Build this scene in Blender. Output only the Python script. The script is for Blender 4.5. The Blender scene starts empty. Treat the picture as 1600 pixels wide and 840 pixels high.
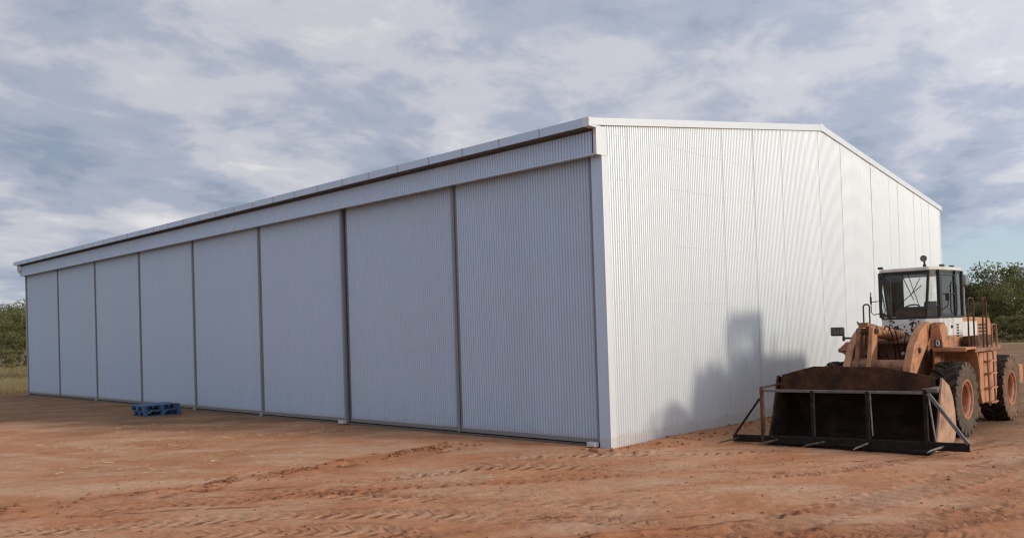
import bpy, bmesh, math, random
import numpy as np
from mathutils import Vector, Matrix

random.seed(7)
rng = np.random.default_rng(11)
R = math.radians
scene = bpy.context.scene
col = scene.collection

# ------------------------------------------------------------------ camera
CAM = Vector((10.1405, -13.2948, 2.35))
YAW, PITCH, ROLL, FPX, SHPX = -.7652, .0153, -.0314, 1318.944, 76.83
fwd = Vector((math.sin(YAW) * math.cos(PITCH), math.cos(YAW) * math.cos(PITCH), math.sin(PITCH)))
right = Vector((math.cos(YAW), -math.sin(YAW), 0))
up = right.cross(fwd)
r2 = right * math.cos(ROLL) + up * math.sin(ROLL)
u2 = up * math.cos(ROLL) - right * math.sin(ROLL)
cd = bpy.data.cameras.new('camera')
cam = bpy.data.objects.new('camera', cd)
col.objects.link(cam)
cam.matrix_world = Matrix(((r2.x, u2.x, -fwd.x, CAM.x), (r2.y, u2.y, -fwd.y, CAM.y), (r2.z, u2.z, -fwd.z, CAM.z), (0, 0, 0, 1)))
cd.sensor_width = 36
cd.lens = FPX / 1600 * 36
cd.shift_y = SHPX / 1600
cd.clip_start = .1
cd.clip_end = 6000
scene.camera = cam

# ------------------------------------------------------------------ sun and sky
SUN_DIR = Vector((1, .27, .265)).normalized()          # towards the sun
SUN_EL = math.asin(SUN_DIR.z)
sl = bpy.data.lights.new('sun', 'SUN')
sl.energy = 2.5
sl.angle = R(7)
sl.color = (1, .90, .73)
so = bpy.data.objects.new('sun', sl)
col.objects.link(so)
so.rotation_euler = SUN_DIR.to_track_quat('Z', 'Y').to_euler()

world = bpy.data.worlds.new('World')
scene.world = world
world.use_nodes = True
wt = world.node_tree
wt.nodes.clear()


def wn(t, **kw):
    n = wt.nodes.new(t)
    for k, v in kw.items():
        setattr(n, k, v)
    return n


def wmath(op, a, b=None, c=None, clamp=False):
    n = wn('ShaderNodeMath', operation=op, use_clamp=clamp)
    for i, s in enumerate((a, b, c)):
        if s is None:
            continue
        if isinstance(s, (int, float)):
            n.inputs[i].default_value = s
        else:
            wt.links.new(s, n.inputs[i])
    return n.outputs[0]


def wmix(f, a, b):
    n = wn('ShaderNodeMix', data_type='RGBA')
    for i, s in ((0, f), (6, a), (7, b)):
        if isinstance(s, (int, float)):
            n.inputs[i].default_value = s
        elif isinstance(s, tuple):
            n.inputs[i].default_value = (*s, 1)
        else:
            wt.links.new(s, n.inputs[i])
    return n.outputs[2]


sky = wn('ShaderNodeTexSky', sky_type='NISHITA', sun_disc=False)
sky.sun_elevation = SUN_EL
sky.sun_rotation = math.atan2(SUN_DIR.x, SUN_DIR.y)
sky.air_density = 1.0
sky.dust_density = .6
sky.ozone_density = 1.6
tc = wn('ShaderNodeTexCoord')
sep = wn('ShaderNodeSeparateXYZ')
wt.links.new(tc.outputs['Generated'], sep.inputs[0])
zz = wmath('MAXIMUM', sep.outputs[2], 0.0)
den = wmath('ADD', zz, .16)
comb = wn('ShaderNodeCombineXYZ')
wt.links.new(wmath('DIVIDE', sep.outputs[0], den), comb.inputs[0])
wt.links.new(wmath('DIVIDE', sep.outputs[1], den), comb.inputs[1])


comb_sep = wn('ShaderNodeSeparateXYZ')
wt.links.new(comb.outputs[0], comb_sep.inputs[0])


def cloudnoise(scale, rot, stretch, detail, rough, off, dist=0):
    m = wn('ShaderNodeMapping', vector_type='TEXTURE')
    m.inputs['Rotation'].default_value = (0, 0, R(rot))
    m.inputs['Scale'].default_value = (stretch, 1, 1)
    m.inputs['Location'].default_value = off
    wt.links.new(comb.outputs[0], m.inputs[0])
    n = wn('ShaderNodeTexNoise')
    n.inputs['Scale'].default_value = scale
    n.inputs['Detail'].default_value = detail
    n.inputs['Roughness'].default_value = rough
    n.inputs['Distortion'].default_value = dist
    wt.links.new(m.outputs[0], n.inputs['Vector'])
    return n.outputs[0]


def wramp(f, stops):
    n = wn('ShaderNodeValToRGB')
    e = n.color_ramp.elements
    while len(e) < len(stops):
        e.new(.5)
    for i, (p, c) in enumerate(stops):
        e[i].position = p
        e[i].color = (*c, 1) if isinstance(c, tuple) else (c, c, c, 1)
    n.color_ramp.interpolation = 'EASE'
    wt.links.new(f, n.inputs[0])
    return n.outputs[0]


n1 = cloudnoise(1.6, 118, 2.0, 3, .45, (0.4, 2.6, 0), .2)
n2 = cloudnoise(3.0, 109, 1.15, 7, .6, (12.6, 3.2, 0), .2)
cl = wmath('ADD', wmath('MULTIPLY', n1, .46), wmath('MULTIPLY', n2, .54))
SK = 10.0
cloud_col = wramp(cl, [(.35, (.265 * SK, .32 * SK, .43 * SK)), (.45, (.40 * SK, .445 * SK, .55 * SK)),
                       (.54, (.57 * SK, .58 * SK, .645 * SK)), (.65, (.78 * SK, .765 * SK, .78 * SK))])
haze_c = wmix(.62, sky.outputs[0], (.50 * SK, .635 * SK, .77 * SK))
mask = wramp(cl, [(.33, .86), (.45, 1.0)])
# the cloud sheet runs to the horizon except to the north, where its far edge lets clear sky show
edge_ = wmath('ADD', comb_sep.outputs[1], wmath('MULTIPLY', n2, 1.6))
edge_ = wmath('DIVIDE', edge_, 8.0)
clear = wramp(edge_, [(.535, 1.0), (.635, 0.0)])
low = wramp(zz, [(.0, .35), (.07, 1.0)])
mask = wmath('MULTIPLY', wmath('MULTIPLY', mask, low), clear)
final = wmix(mask, haze_c, cloud_col)
# thin cloud scatters the low sun forward: the sheet brightens steadily towards the sun's side
dp = wn('ShaderNodeVectorMath', operation='DOT_PRODUCT')
wt.links.new(tc.outputs['Generated'], dp.inputs[0])
dp.inputs[1].default_value = tuple(SUN_DIR)
fwd_s = wmath('MULTIPLY_ADD', dp.outputs['Value'], .5, .5)
gain = wmath('MULTIPLY_ADD', wmath('POWER', fwd_s, 3.0), 1.15, .97)
vs_ = wn('ShaderNodeVectorMath', operation='SCALE')
wt.links.new(final, vs_.inputs[0])
wt.links.new(gain, vs_.inputs['Scale'])
final = vs_.outputs[0]
bg = wn('ShaderNodeBackground')
bg.inputs['Strength'].default_value = .1
wt.links.new(final, bg.inputs[0])
wo = wn('ShaderNodeOutputWorld')
wt.links.new(bg.outputs[0], wo.inputs[0])

scene.view_settings.view_transform = 'Standard'
scene.view_settings.look = 'None'
scene.view_settings.exposure = 0
scene.view_settings.gamma = 1
scene.view_settings.use_curve_mapping = False
scene.cycles.filter_width = 1.28


# ------------------------------------------------------------------ materials
class NT:
    def __init__(s, name):
        s.m = bpy.data.materials.new(name)
        s.m.use_nodes = True
        s.t = s.m.node_tree
        s.p = s.t.nodes['Principled BSDF']

    def n(s, t, **kw):
        n = s.t.nodes.new(t)
        for k, v in kw.items():
            setattr(n, k, v)
        return n

    def put(s, sock, v):
        if isinstance(v, (int, float)):
            sock.default_value = v
        elif isinstance(v, tuple):
            sock.default_value = (*v, 1) if len(v) == 3 and len(sock.default_value) == 4 else v
        else:
            s.t.links.new(v, sock)

    def math(s, op, a, b=None, clamp=False):
        n = s.n('ShaderNodeMath', operation=op, use_clamp=clamp)
        s.put(n.inputs[0], a)
        if b is not None:
            s.put(n.inputs[1], b)
        return n.outputs[0]

    def mix(s, f, a, b, bt='MIX'):
        n = s.n('ShaderNodeMix', data_type='RGBA', blend_type=bt)
        s.put(n.inputs[0], f)
        s.put(n.inputs[6], a)
        s.put(n.inputs[7], b)
        return n.outputs[2]

    def co(s, which='Object', scale=(1, 1, 1)):
        c = s.n('ShaderNodeTexCoord')
        m = s.n('ShaderNodeMapping')
        m.inputs['Scale'].default_value = scale
        s.t.links.new(c.outputs[which], m.inputs[0])
        return m.outputs[0]

    def noise(s, vec, scale, detail=4, rough=.55, dist=0):
        n = s.n('ShaderNodeTexNoise')
        s.t.links.new(vec, n.inputs['Vector'])
        n.inputs['Scale'].default_value = scale
        n.inputs['Detail'].default_value = detail
        n.inputs['Roughness'].default_value = rough
        n.inputs['Distortion'].default_value = dist
        return n.outputs[0]

    def ramp(s, f, stops):
        n = s.n('ShaderNodeValToRGB')
        e = n.color_ramp.elements
        while len(e) < len(stops):
            e.new(.5)
        for i, (p, c) in enumerate(stops):
            e[i].position = p
            e[i].color = (*c, 1) if isinstance(c, tuple) else (c, c, c, 1)
        s.t.links.new(f, n.inputs[0])
        return n.outputs[0]

    def rnd(s):
        return s.n('ShaderNodeObjectInfo').outputs['Random']

    def bump(s, h, strength, dist=.01):
        b = s.n('ShaderNodeBump')
        b.inputs['Strength'].default_value = strength
        b.inputs['Distance'].default_value = dist
        s.t.links.new(h, b.inputs['Height'])
        s.t.links.new(b.outputs[0], s.p.inputs['Normal'])

    def set(s, **kw):
        for k, v in kw.items():
            s.put(s.p.inputs[k.replace('_', ' ')], v)
        return s.m


def plain(name, c, rough=.6, metal=0, var=.25, scale=6, dirt=None, dscale=2.0, dlo=.5, dhi=.7, bump=0):
    t = NT(name)
    v = t.co()
    nz = t.noise(v, scale, 5, .6)
    lo = tuple(x * (1 - var) for x in c)
    hi = tuple(min(1, x * (1 + var)) for x in c)
    cc = t.ramp(nz, [(.3, lo), (.7, hi)])
    if dirt:
        d = t.ramp(t.noise(v, dscale, 7, .65, .6), [(dlo, 0.0), (dhi, 1.0)])
        cc = t.mix(d, cc, dirt)
    t.set(Base_Color=cc, Roughness=rough, Metallic=metal)
    if rough > .7:
        t.put(t.p.inputs['Specular IOR Level'], .15)
    if bump:
        t.bump(t.noise(v, scale * 6, 4, .6), bump)
    return t.m


def zinc(name, c, rough=.42, metal=.4, dust=.35):
    t = NT(name)
    v = t.co('Object', (1, 1, .12))
    streak = t.noise(v, 7, 4, .6)
    spang = t.noise(t.co(), 55, 2, .5)
    f = t.math('ADD', t.math('MULTIPLY', streak, .6), t.math('MULTIPLY', spang, .4))
    cc = t.ramp(f, [(.32, tuple(x * .965 for x in c)), (.68, tuple(min(1, x * 1.03) for x in c))])
    tone = t.math('ADD', t.math('MULTIPLY', t.rnd(), .03), .985)
    tn = t.n('ShaderNodeCombineColor')
    for i in range(3):
        t.put(tn.inputs[i], tone)
    cc = t.mix(1.0, cc, tn.outputs[0], 'MULTIPLY')
    # red dust splashed up on the lowest quarter metre of the cladding
    g = t.n('ShaderNodeNewGeometry')
    sp = t.n('ShaderNodeSeparateXYZ')
    t.t.links.new(g.outputs['Position'], sp.inputs[0])
    h = t.math('ADD', sp.outputs[2], t.math('MULTIPLY', t.noise(t.co(), 2.5, 5, .6), -.35))
    dm = t.ramp(h, [(0.0, dust * .6), (.05, 0.0)])
    cc = t.mix(dm, cc, (.36, .24, .16))
    t.set(Base_Color=cc, Roughness=rough, Metallic=metal)
    return t.m


MAT = {}
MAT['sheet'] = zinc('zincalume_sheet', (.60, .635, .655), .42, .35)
MAT['door_sheet'] = zinc('zincalume_door_sky_tint', (.425, .53, .65), .45, .25)  # same metal as the end wall, tinted for shade and sky reflection
MAT['header_sheet'] = zinc('zincalume_header_sky_tint', (.46, .58, .73), .45, .25)  # door metal again, lightened and blued against eave shade and ground bounce
MAT['flash'] = zinc('zincalume_flashing', (.62, .65, .67), .45, .2)
MAT['galv'] = zinc('galvanised_steel', (.40, .42, .43), .5, .5)
MAT['stile'] = zinc('weathered_door_stile', (.20, .22, .24), .55, .3)
MAT['eave_shade'] = plain('painted_eave_shade', (.13, .135, .14), .8)  # dark base colour paints in the shade under the eave
MAT['inside'] = plain('shed_inside_dark', (.12, .11, .1), .8)


def machine_paint(name, c, grime):
    t = NT(name)
    v = t.co()
    cc = t.ramp(t.noise(v, 2.6, 5, .6), [(.3, tuple(x * .82 for x in c)), (.7, tuple(x * 1.12 for x in c))])
    fade = t.ramp(t.noise(v, 1.1, 4, .6), [(.45, 0.0), (.75, .4)])
    cc = t.mix(fade, cc, (.52, .27, .14))
    streak = t.noise(t.co('Object', (1, 1, .18)), 9, 5, .65)
    cc = t.mix(t.ramp(streak, [(.50, 0.0), (.72, .5 * grime)]), cc, (.16, .085, .05))
    blot = t.noise(v, 5.5, 7, .7, .4)
    cc = t.mix(t.ramp(blot, [(.60 - .10 * grime, 0.0), (.74 - .06 * grime, .85)]), cc, (.055, .032, .022))
    dust = t.noise(v, 14, 6, .7)
    cc = t.mix(t.ramp(dust, [(.5, 0.0), (.85, .3)]), cc, (.38, .22, .13))
    t.set(Base_Color=cc, Roughness=t.ramp(blot, [(.3, .75), (.7, .5)]))
    t.bump(dust, .15, .01)
    return t.m


MAT['paint'] = machine_paint('faded_orange_paint', (.415, .180, .082), .8)
MAT['paint2'] = machine_paint('grimy_orange_paint', (.29, .122, .055), 1.5)
MAT['rust'] = plain('rusty_steel', (.12, .058, .034), .8, .0, .4, 9, (.04, .025, .018), 4, .42, .62)
MAT['soot'] = plain('greasy_dark_steel', (.035, .028, .024), .55, .1, .4, 8)
MAT['bucket_in'] = plain('dirt_caked_bucket_steel', (.018, .011, .008), .9, 0, .35, 5, (.055, .028, .016), 1.6, .48, .75)
MAT['bucket_guard'] = plain('rusty_bucket_guard', (.075, .036, .020), .85, 0, .45, 6, (.030, .017, .012), 2.2, .42, .62)
MAT['bucket_out'] = plain('worn_bucket_paint', (.38, .225, .14), .65, 0, .18, 4, (.18, .095, .06), 2.6, .48, .68)
MAT['frame_dark'] = plain('dark_painted_steel', (.016, .013, .012), .75, 0, .4, 9, (.05, .03, .022), 6, .55, .8)
MAT['frame_steel'] = plain('bare_grey_steel', (.15, .148, .145), .42, .5, .3, 10, (.10, .06, .045), 7, .55, .75)
MAT['tine'] = plain('worn_tine_steel', (.22, .21, .20), .4, .6, .4, 10)
MAT['rubber'] = plain('dusty_black_rubber', (.026, .022, .019), .85, 0, .35, 12, (.095, .064, .045), 5, .46, .72, .2)
MAT['rubber_side'] = plain('grey_dusty_sidewall', (.085, .068, .052), .9, 0, .25, 9, (.15, .10, .07), 4, .48, .72, .2)
MAT['rubber_side_red'] = plain('red_dusty_sidewall', (.13, .085, .058), .9, 0, .25, 9, (.22, .125, .08), 3, .42, .66, .2)
MAT['rim'] = plain('dusty_orange_rim', (.34, .125, .06), .65, 0, .25, 8, (.17, .085, .05), 5, .48, .68)
MAT['black'] = plain('black_cab_steel', (.018, .018, .019), .45, .1, .3, 9)
MAT['hose'] = plain('black_rubber_hose', (.015, .014, .013), .5)
MAT['chrome'] = plain('polished_cylinder_rod', (.55, .55, .54), .18, .95, .08)
MAT['blue_cloth'] = plain('dark_blue_vinyl', (.022, .032, .065), .6, 0, .3)
MAT['lamp_glass'] = plain('dusty_lamp_lens', (.13, .12, .11), .25, .1, .25, 30)
MAT['grey_plastic'] = plain('grey_plastic', (.11, .115, .115), .5)
MAT['vent'] = plain('dark_vent', (.02, .02, .02), .7)
MAT['decal'] = plain('white_decal', (.6, .6, .57), .6, 0, .05)
MAT['pallet'] = plain('blue_pallet_plastic', (.038, .095, .20), .55, 0, .2, 5, (.09, .10, .13), 5, .58, .85)
MAT['bark'] = plain('eucalypt_bark', (.13, .105, .08), .9, 0, .35, 6)
MAT['pipe'] = plain('pale_downpipe', (.62, .63, .63), .45, .2, .06)
MAT['clod'] = plain('red_soil_clod', (.24, .105, .052), .95, 0, .35, 8)
MAT['straw'] = plain('dry_straw', (.55, .42, .22), .9, 0, .25, 3)
MAT['mirror'] = plain('mirror_glass', (.6, .62, .63), .05, 1, .02)


def white_paint():
    t = NT('white_cab_paint')
    v = t.co()
    cc = t.ramp(t.noise(v, 5, 5, .6), [(.3, (.50, .485, .45)), (.7, (.64, .63, .59))])
    d = t.ramp(t.noise(v, 3, 6, .7), [(.58, 0.0), (.78, .7)])
    cc = t.mix(d, cc, (.40, .27, .18))
    t.set(Base_Color=cc, Roughness=.5)
    return t.m


def spotted_paint():
    # flaked patches of black primer on the white panel under the windscreen
    t = NT('flaking_white_paint')
    v = t.co()
    cc = t.ramp(t.noise(v, 5, 5, .6), [(.3, (.55, .53, .50)), (.7, (.70, .68, .65))])
    d = t.ramp(t.noise(v, 11, 3, .55, .3), [(.555, 0.0), (.57, 1.0)])
    cc = t.mix(d, cc, (.018, .016, .015))
    t.set(Base_Color=cc, Roughness=.55)
    return t.m


MAT['white'] = white_paint()
MAT['spotted'] = spotted_paint()


def glass():
    t = NT('dusty_cab_glass')
    nt = t.t
    tr = t.n('ShaderNodeBsdfTransparent')
    tr.inputs[0].default_value = (.955, .965, .965, 1)
    gl = t.n('ShaderNodeBsdfGlossy')
    gl.inputs['Roughness'].default_value = .02
    gl.inputs['Color'].default_value = (.9, .92, .95, 1)
    df = t.n('ShaderNodeBsdfDiffuse')
    df.inputs[0].default_value = (.35, .30, .25, 1)
    fr = t.n('ShaderNodeFresnel')
    fr.inputs[0].default_value = 1.5
    m1 = t.n('ShaderNodeMixShader')
    nt.links.new(t.ramp(t.noise(t.co(), 4, 5, .6), [(.4, .01), (.8, .07)]), m1.inputs[0])
    nt.links.new(tr.outputs[0], m1.inputs[1])
    nt.links.new(df.outputs[0], m1.inputs[2])
    m2 = t.n('ShaderNodeMixShader')
    nt.links.new(fr.outputs[0], m2.inputs[0])
    nt.links.new(m1.outputs[0], m2.inputs[1])
    nt.links.new(gl.outputs[0], m2.inputs[2])
    nt.links.new(m2.outputs[0], nt.nodes['Material Output'].inputs[0])
    return t.m


MAT['glass'] = glass()


def leaf(name, a, b):
    t = NT(name)
    v = t.co()
    cc = t.ramp(t.noise(v, .9, 4, .6), [(.35, a), (.65, b)])
    tone = t.math('ADD', t.math('MULTIPLY', t.rnd(), .4), .8)
    tn = t.n('ShaderNodeCombineColor')
    for i in range(3):
        t.put(tn.inputs[i], tone)
    cc = t.mix(1.0, cc, tn.outputs[0], 'MULTIPLY')
    t.set(Base_Color=cc, Roughness=.6)
    tl = t.n('ShaderNodeBsdfTranslucent')
    t.t.links.new(cc, tl.inputs[0])
    ms = t.n('ShaderNodeMixShader')
    ms.inputs[0].default_value = .35
    t.t.links.new(t.p.outputs[0], ms.inputs[1])
    t.t.links.new(tl.outputs[0], ms.inputs[2])
    t.t.links.new(ms.outputs[0], t.t.nodes['Material Output'].inputs[0])
    return t.m


MAT['leaf1'] = leaf('eucalypt_leaves', (.088, .10, .030), (.20, .185, .060))
MAT['leaf2'] = leaf('dull_olive_leaves', (.092, .094, .034), (.20, .176, .064))
MAT['leaf3'] = leaf('dark_green_leaves', (.072, .085, .026), (.165, .16, .050))
MAT['dry_grass'] = leaf('dry_grass_blades', (.46, .35, .15), (.68, .53, .26))
MAT['green_grass'] = leaf('greenish_grass_blades', (.13, .105, .048), (.25, .195, .092))


# ------------------------------------------------------------------ mesh helpers
class MB:
    def __init__(s):
        s.v, s.f = [], []

    def add(s, v, f):
        b = len(s.v)
        s.v += [tuple(p) for p in v]
        s.f += [tuple(i + b for i in q) for q in f]
        return s

    def box(s, x0, x1, y0, y1, z0, z1):
        return s.add([(x0, y0, z0), (x1, y0, z0), (x1, y1, z0), (x0, y1, z0), (x0, y0, z1), (x1, y0, z1), (x1, y1, z1), (x0, y1, z1)],
                     [(0, 3, 2, 1), (4, 5, 6, 7), (0, 1, 5, 4), (1, 2, 6, 5), (2, 3, 7, 6), (3, 0, 4, 7)])

    def bar(s, a, b, w, h, upv=(0, 0, 1)):
        a, b = Vector(a), Vector(b)
        d = (b - a).normalized()
        x = d.cross(Vector(upv))
        if x.length < 1e-4:
            x = d.cross(Vector((1, 0, 0)))
        x.normalize()
        y = x.cross(d)
        vs = []
        for p in (a, b):
            for sx, sy in ((-1, -1), (1, -1), (1, 1), (-1, 1)):
                vs.append(p + x * sx * w / 2 + y * sy * h / 2)
        return s.add(vs, [(0, 1, 2, 3), (7, 6, 5, 4), (0, 4, 5, 1), (1, 5, 6, 2), (2, 6, 7, 3), (3, 7, 4, 0)])

    def prism(s, poly, axis, a, b):
        n = len(poly)
        mk = {'x': lambda p, t: (t, p[0], p[1]), 'y': lambda p, t: (p[0], t, p[1]), 'z': lambda p, t: (p[0], p[1], t)}[axis]
        return s.add([mk(p, a) for p in poly] + [mk(p, b) for p in poly],
                     [tuple(range(n)), tuple(range(2 * n - 1, n - 1, -1))] + [(i, (i + 1) % n, n + (i + 1) % n, n + i) for i in range(n)])

    def loft(s, rings):
        n = len(rings[0])
        base = [p for r in rings for p in r]
        f = [tuple(range(n))[::-1], tuple(range(len(base) - n, len(base)))]
        for k in range(len(rings) - 1):
            for i in range(n):
                j = (i + 1) % n
                f.append((k * n + i, k * n + j, (k + 1) * n + j, (k + 1) * n + i))
        return s.add(base, f)

    def tube(s, pts, r, n=8):
        pts = [Vector(p) for p in pts]
        rs = r if isinstance(r, (list, tuple)) else [r] * len(pts)
        rings = []
        prev = None
        for i, p in enumerate(pts):
            d = (pts[min(i + 1, len(pts) - 1)] - pts[max(i - 1, 0)]).normalized()
            if prev is None:
                x = d.orthogonal().normalized()
            else:
                x = (prev - d * prev.dot(d))
                x = x.normalized() if x.length > 1e-5 else d.orthogonal().normalized()
            prev = x
            y = d.cross(x)
            rings.append([p + (x * math.cos(2 * math.pi * k / n) + y * math.sin(2 * math.pi * k / n)) * rs[i] for k in range(n)])
        return s.loft(rings)

    def lathe(s, prof, c, n=32, closed=True):
        # prof: (radius, x) ring round the x axis through c
        rings = []
        for k in range(n):
            a = 2 * math.pi * k / n
            rings.append([(c[0] + x, c[1] + r * math.sin(a), c[2] + r * math.cos(a)) for r, x in prof])
        m = len(prof)
        base = [p for r in rings for p in r]
        f = []
        for k in range(n):
            k2 = (k + 1) % n
            for i in range(m if closed else m - 1):
                j = (i + 1) % m
                f.append((k * m + i, k * m + j, k2 * m + j, k2 * m + i))
        return s.add(base, f)

    def build(s, name, mat, parent=None, org=(0, 0, 0), bevel=0, smooth=False, recalc=True):
        me = bpy.data.meshes.new(name)
        o = Vector(org)
        me.from_pydata([tuple(Vector(p) - o) for p in s.v], [], s.f)
        if recalc:
            bm = bmesh.new()
            bm.from_mesh(me)
            bmesh.ops.recalc_face_normals(bm, faces=bm.faces)
            bm.to_mesh(me)
            bm.free()
        me.materials.append(MAT[mat] if isinstance(mat, str) else mat)
        if smooth:
            me.polygons.foreach_set('use_smooth', [True] * len(me.polygons))
        ob = bpy.data.objects.new(name, me)
        col.objects.link(ob)
        if parent:
            ob.parent = parent
        if bevel:
            bv = ob.modifiers.new('bevel', 'BEVEL')
            bv.width = bevel
            bv.segments = 2
            bv.limit_method = 'ANGLE'
            bv.angle_limit = R(35)
        return ob


def smooth_angle(ob, a=40):
    me = ob.data
    me.polygons.foreach_set('use_smooth', [True] * len(me.polygons))
    bm = bmesh.new()
    bm.from_mesh(me)
    for e in bm.edges:
        if len(e.link_faces) == 2 and e.calc_face_angle(0) > R(a):
            e.smooth = False
    bm.to_mesh(me)
    bm.free()
    return ob


def tag(o, label=None, cat=None, group=None, kind=None):
    for k, v in (('label', label), ('category', cat), ('group', group), ('kind', kind)):
        if v:
            o[k] = v
    return o


def empty(name, loc):
    e = bpy.data.objects.new(name, None)
    col.objects.link(e)
    e.location = loc
    return e


# ------------------------------------------------------------------ ground
Rv = np.array([math.cos(YAW), -math.sin(YAW)])
Fv = np.array([math.sin(YAW), math.cos(YAW)])


def vnoise(x, y, seed, period):
    # smooth value noise
    g = np.random.default_rng(seed).random((256, 256)).astype(np.float32)
    u = x / period
    w = y / period
    i, j = np.floor(u).astype(int), np.floor(w).astype(int)
    a, b = u - i, w - j
    a = a * a * (3 - 2 * a)
    b = b * b * (3 - 2 * b)
    i0, i1, j0, j1 = i % 256, (i + 1) % 256, j % 256, (j + 1) % 256
    return (g[i0, j0] * (1 - a) + g[i1, j0] * a) * (1 - b) + (g[i0, j1] * (1 - a) + g[i1, j1] * a) * b - .5


def axis(segs):
    out = [segs[0][0]]
    for a, b, st in segs:
        k = max(1, int(round((b - a) / st)))
        out += list(np.linspace(a, b, k + 1)[1:])
    return np.array(out)


def geo(a, b, k):
    return list(a + (b - a) * (np.linspace(0, 1, k + 1)[1:] ** 3))


sa = axis([(-14, -8, .06), (-8, 9.5, .03), (9.5, 16, .08)])
sa = np.array([-p for p in geo(14, 1500, 46)][::-1] + list(sa) + geo(16, 1500, 46))
da = axis([(6, 8.6, .15), (8.6, 16, .033), (16, 22, .06), (22, 40, .18)])
da = np.array([-p for p in geo(-6, 1200, 16)][::-1] + list(da) + geo(40, 1800, 50))
S, D = np.meshgrid(sa, da)
X = CAM.x + S * Rv[0] + D * Fv[0]
Y = CAM.y + S * Rv[1] + D * Fv[1]
near = np.clip((60 - np.hypot(S, D)) / 30, 0, 1)
Z = (vnoise(X, Y, 1, 2.3) * .045 + vnoise(X, Y, 2, .8) * .022 + vnoise(X, Y, 3, .27) * .014 + vnoise(X, Y, 4, .10) * .011 * (.4 + 1.6 * np.clip(vnoise(X, Y, 5, 1.7) + .4, 0, 1))) * near
red = np.zeros_like(Z)          # freshly turned soil
crumbs_and_shade = np.zeros_like(Z)        # loose dark crumbs, plus painted shade of the lug prints
pale = np.zeros_like(Z)         # compacted dusty soil
# straightish tyre tracks and graded ridges, given as (along, across) control points
TRACKS = [
    # pts, half width, rut depth, lug depth, lug pitch, style, redness
    ([(1.6, 8.6), (3.78, 10.43), (4.53, 10.9), (5.37, 11.54), (6.67, 12.53), (8.13, 13.57), (12, 16.2)], .30, .012, .035, .24, 'bar', .2),
    ([(-4.5, 13.3), (-1.95, 12.36), (-.56, 11.91), (.36, 11.59), (1.18, 11.33), (3, 11.0)], .27, .02, .035, .24, 'chev', .35),
    ([(-3.0, 13.6), (-1.18, 14.55), (-.5, 14.8), (1.16, 14.56), (2.07, 14.18), (4.2, 13.9)], .30, .012, .03, .24, 'chev', .15),
    ([(-2.6, 9.4), (-1.57, 9.89), (-.41, 10.32), (.67, 10.55), (1.46, 10.16), (2.4, 9.3)], .22, .028, .022, .16, 'chev', .6),
    ([(-6.5, 12.0), (-4.0, 12.5), (-2.43, 12.94), (-1.64, 13.35), (.32, 13.28), (2.0, 13.75), (3.73, 14.4), (7, 15.6)], .25, .022, .016, .2, 'chev', .7),
    ([(-9, 10.3), (-6.59, 10.77), (-4.66, 11.01), (-2.63, 11.25), (-1.09, 11.15), (1.2, 10.2)], .25, .016, .032, .23, 'chev', .3),
    ([(1.5, 12.4), (3.0, 12.9), (4.4, 13.1), (6.5, 14.2), (10, 17)], .24, .016, .022, .2, 'chev', .3),
    ([(2.2, 9.0), (4.5, 9.6), (7, 10.6), (10, 12.4)], .26, .02, .028, .21, 'chev', .45),
    ([(-3.4, 9.6), (0, 9.25), (3, 9.5), (5.5, 9.3)], .28, .03, .02, .2, 'chev', .65),
    ([(-1.2, 9.6), (-.41, 10.32), (.3, 10.62), (.9, 10.6), (1.6, 10.3)], .035, .03, 0, .2, 'line', .35),
    ([(1.0, 10.15), (1.5, 10.2), (2.1, 10.35), (2.9, 10.7)], .03, .03, 0, .2, 'line', .25),
    ([(-1.0, 9.2), (.4, 9.5), (1.8, 9.75), (3.2, 10.2), (4.6, 11.2)], .04, .03, 0, .2, 'line', .45),
    ([(-7, 13.0), (-5.5, 13.3), (-4.2, 13.35), (-3, 13.5)], .03, .02, 0, .2, 'line', .4),
    ([(2.8, 13.9), (3.6, 13.4), (4.3, 13.2), (4.8, 12.7), (5.0, 12.1)], .03, .02, 0, .2, 'line', .2),
    ([(-8, 11.6), (-6, 11.7), (-4, 11.9), (-2.5, 12.0)], .03, .02, 0, .2, 'line', .3),
    ([(4.5, 14.2), (6, 14.0), (7.5, 14.5), (9.5, 15.8)], .03, .02, 0, .2, 'line', .3),
    ([(-4.8, 10.2), (-3.4, 10.4), (-1.8, 10.3), (-.6, 10.0)], .27, .012, .03, .22, 'chev', .2),
    ([(3.5, 9.2), (5, 9.9), (7, 11.6), (9, 13.0)], .25, .012, .03, .2, 'bar', .35),
    ([(-1, 15.6), (1, 15.9), (3, 15.6), (5, 15.9), (7, 17)], .27, .01, .025, .22, 'chev', .1),
]
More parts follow.
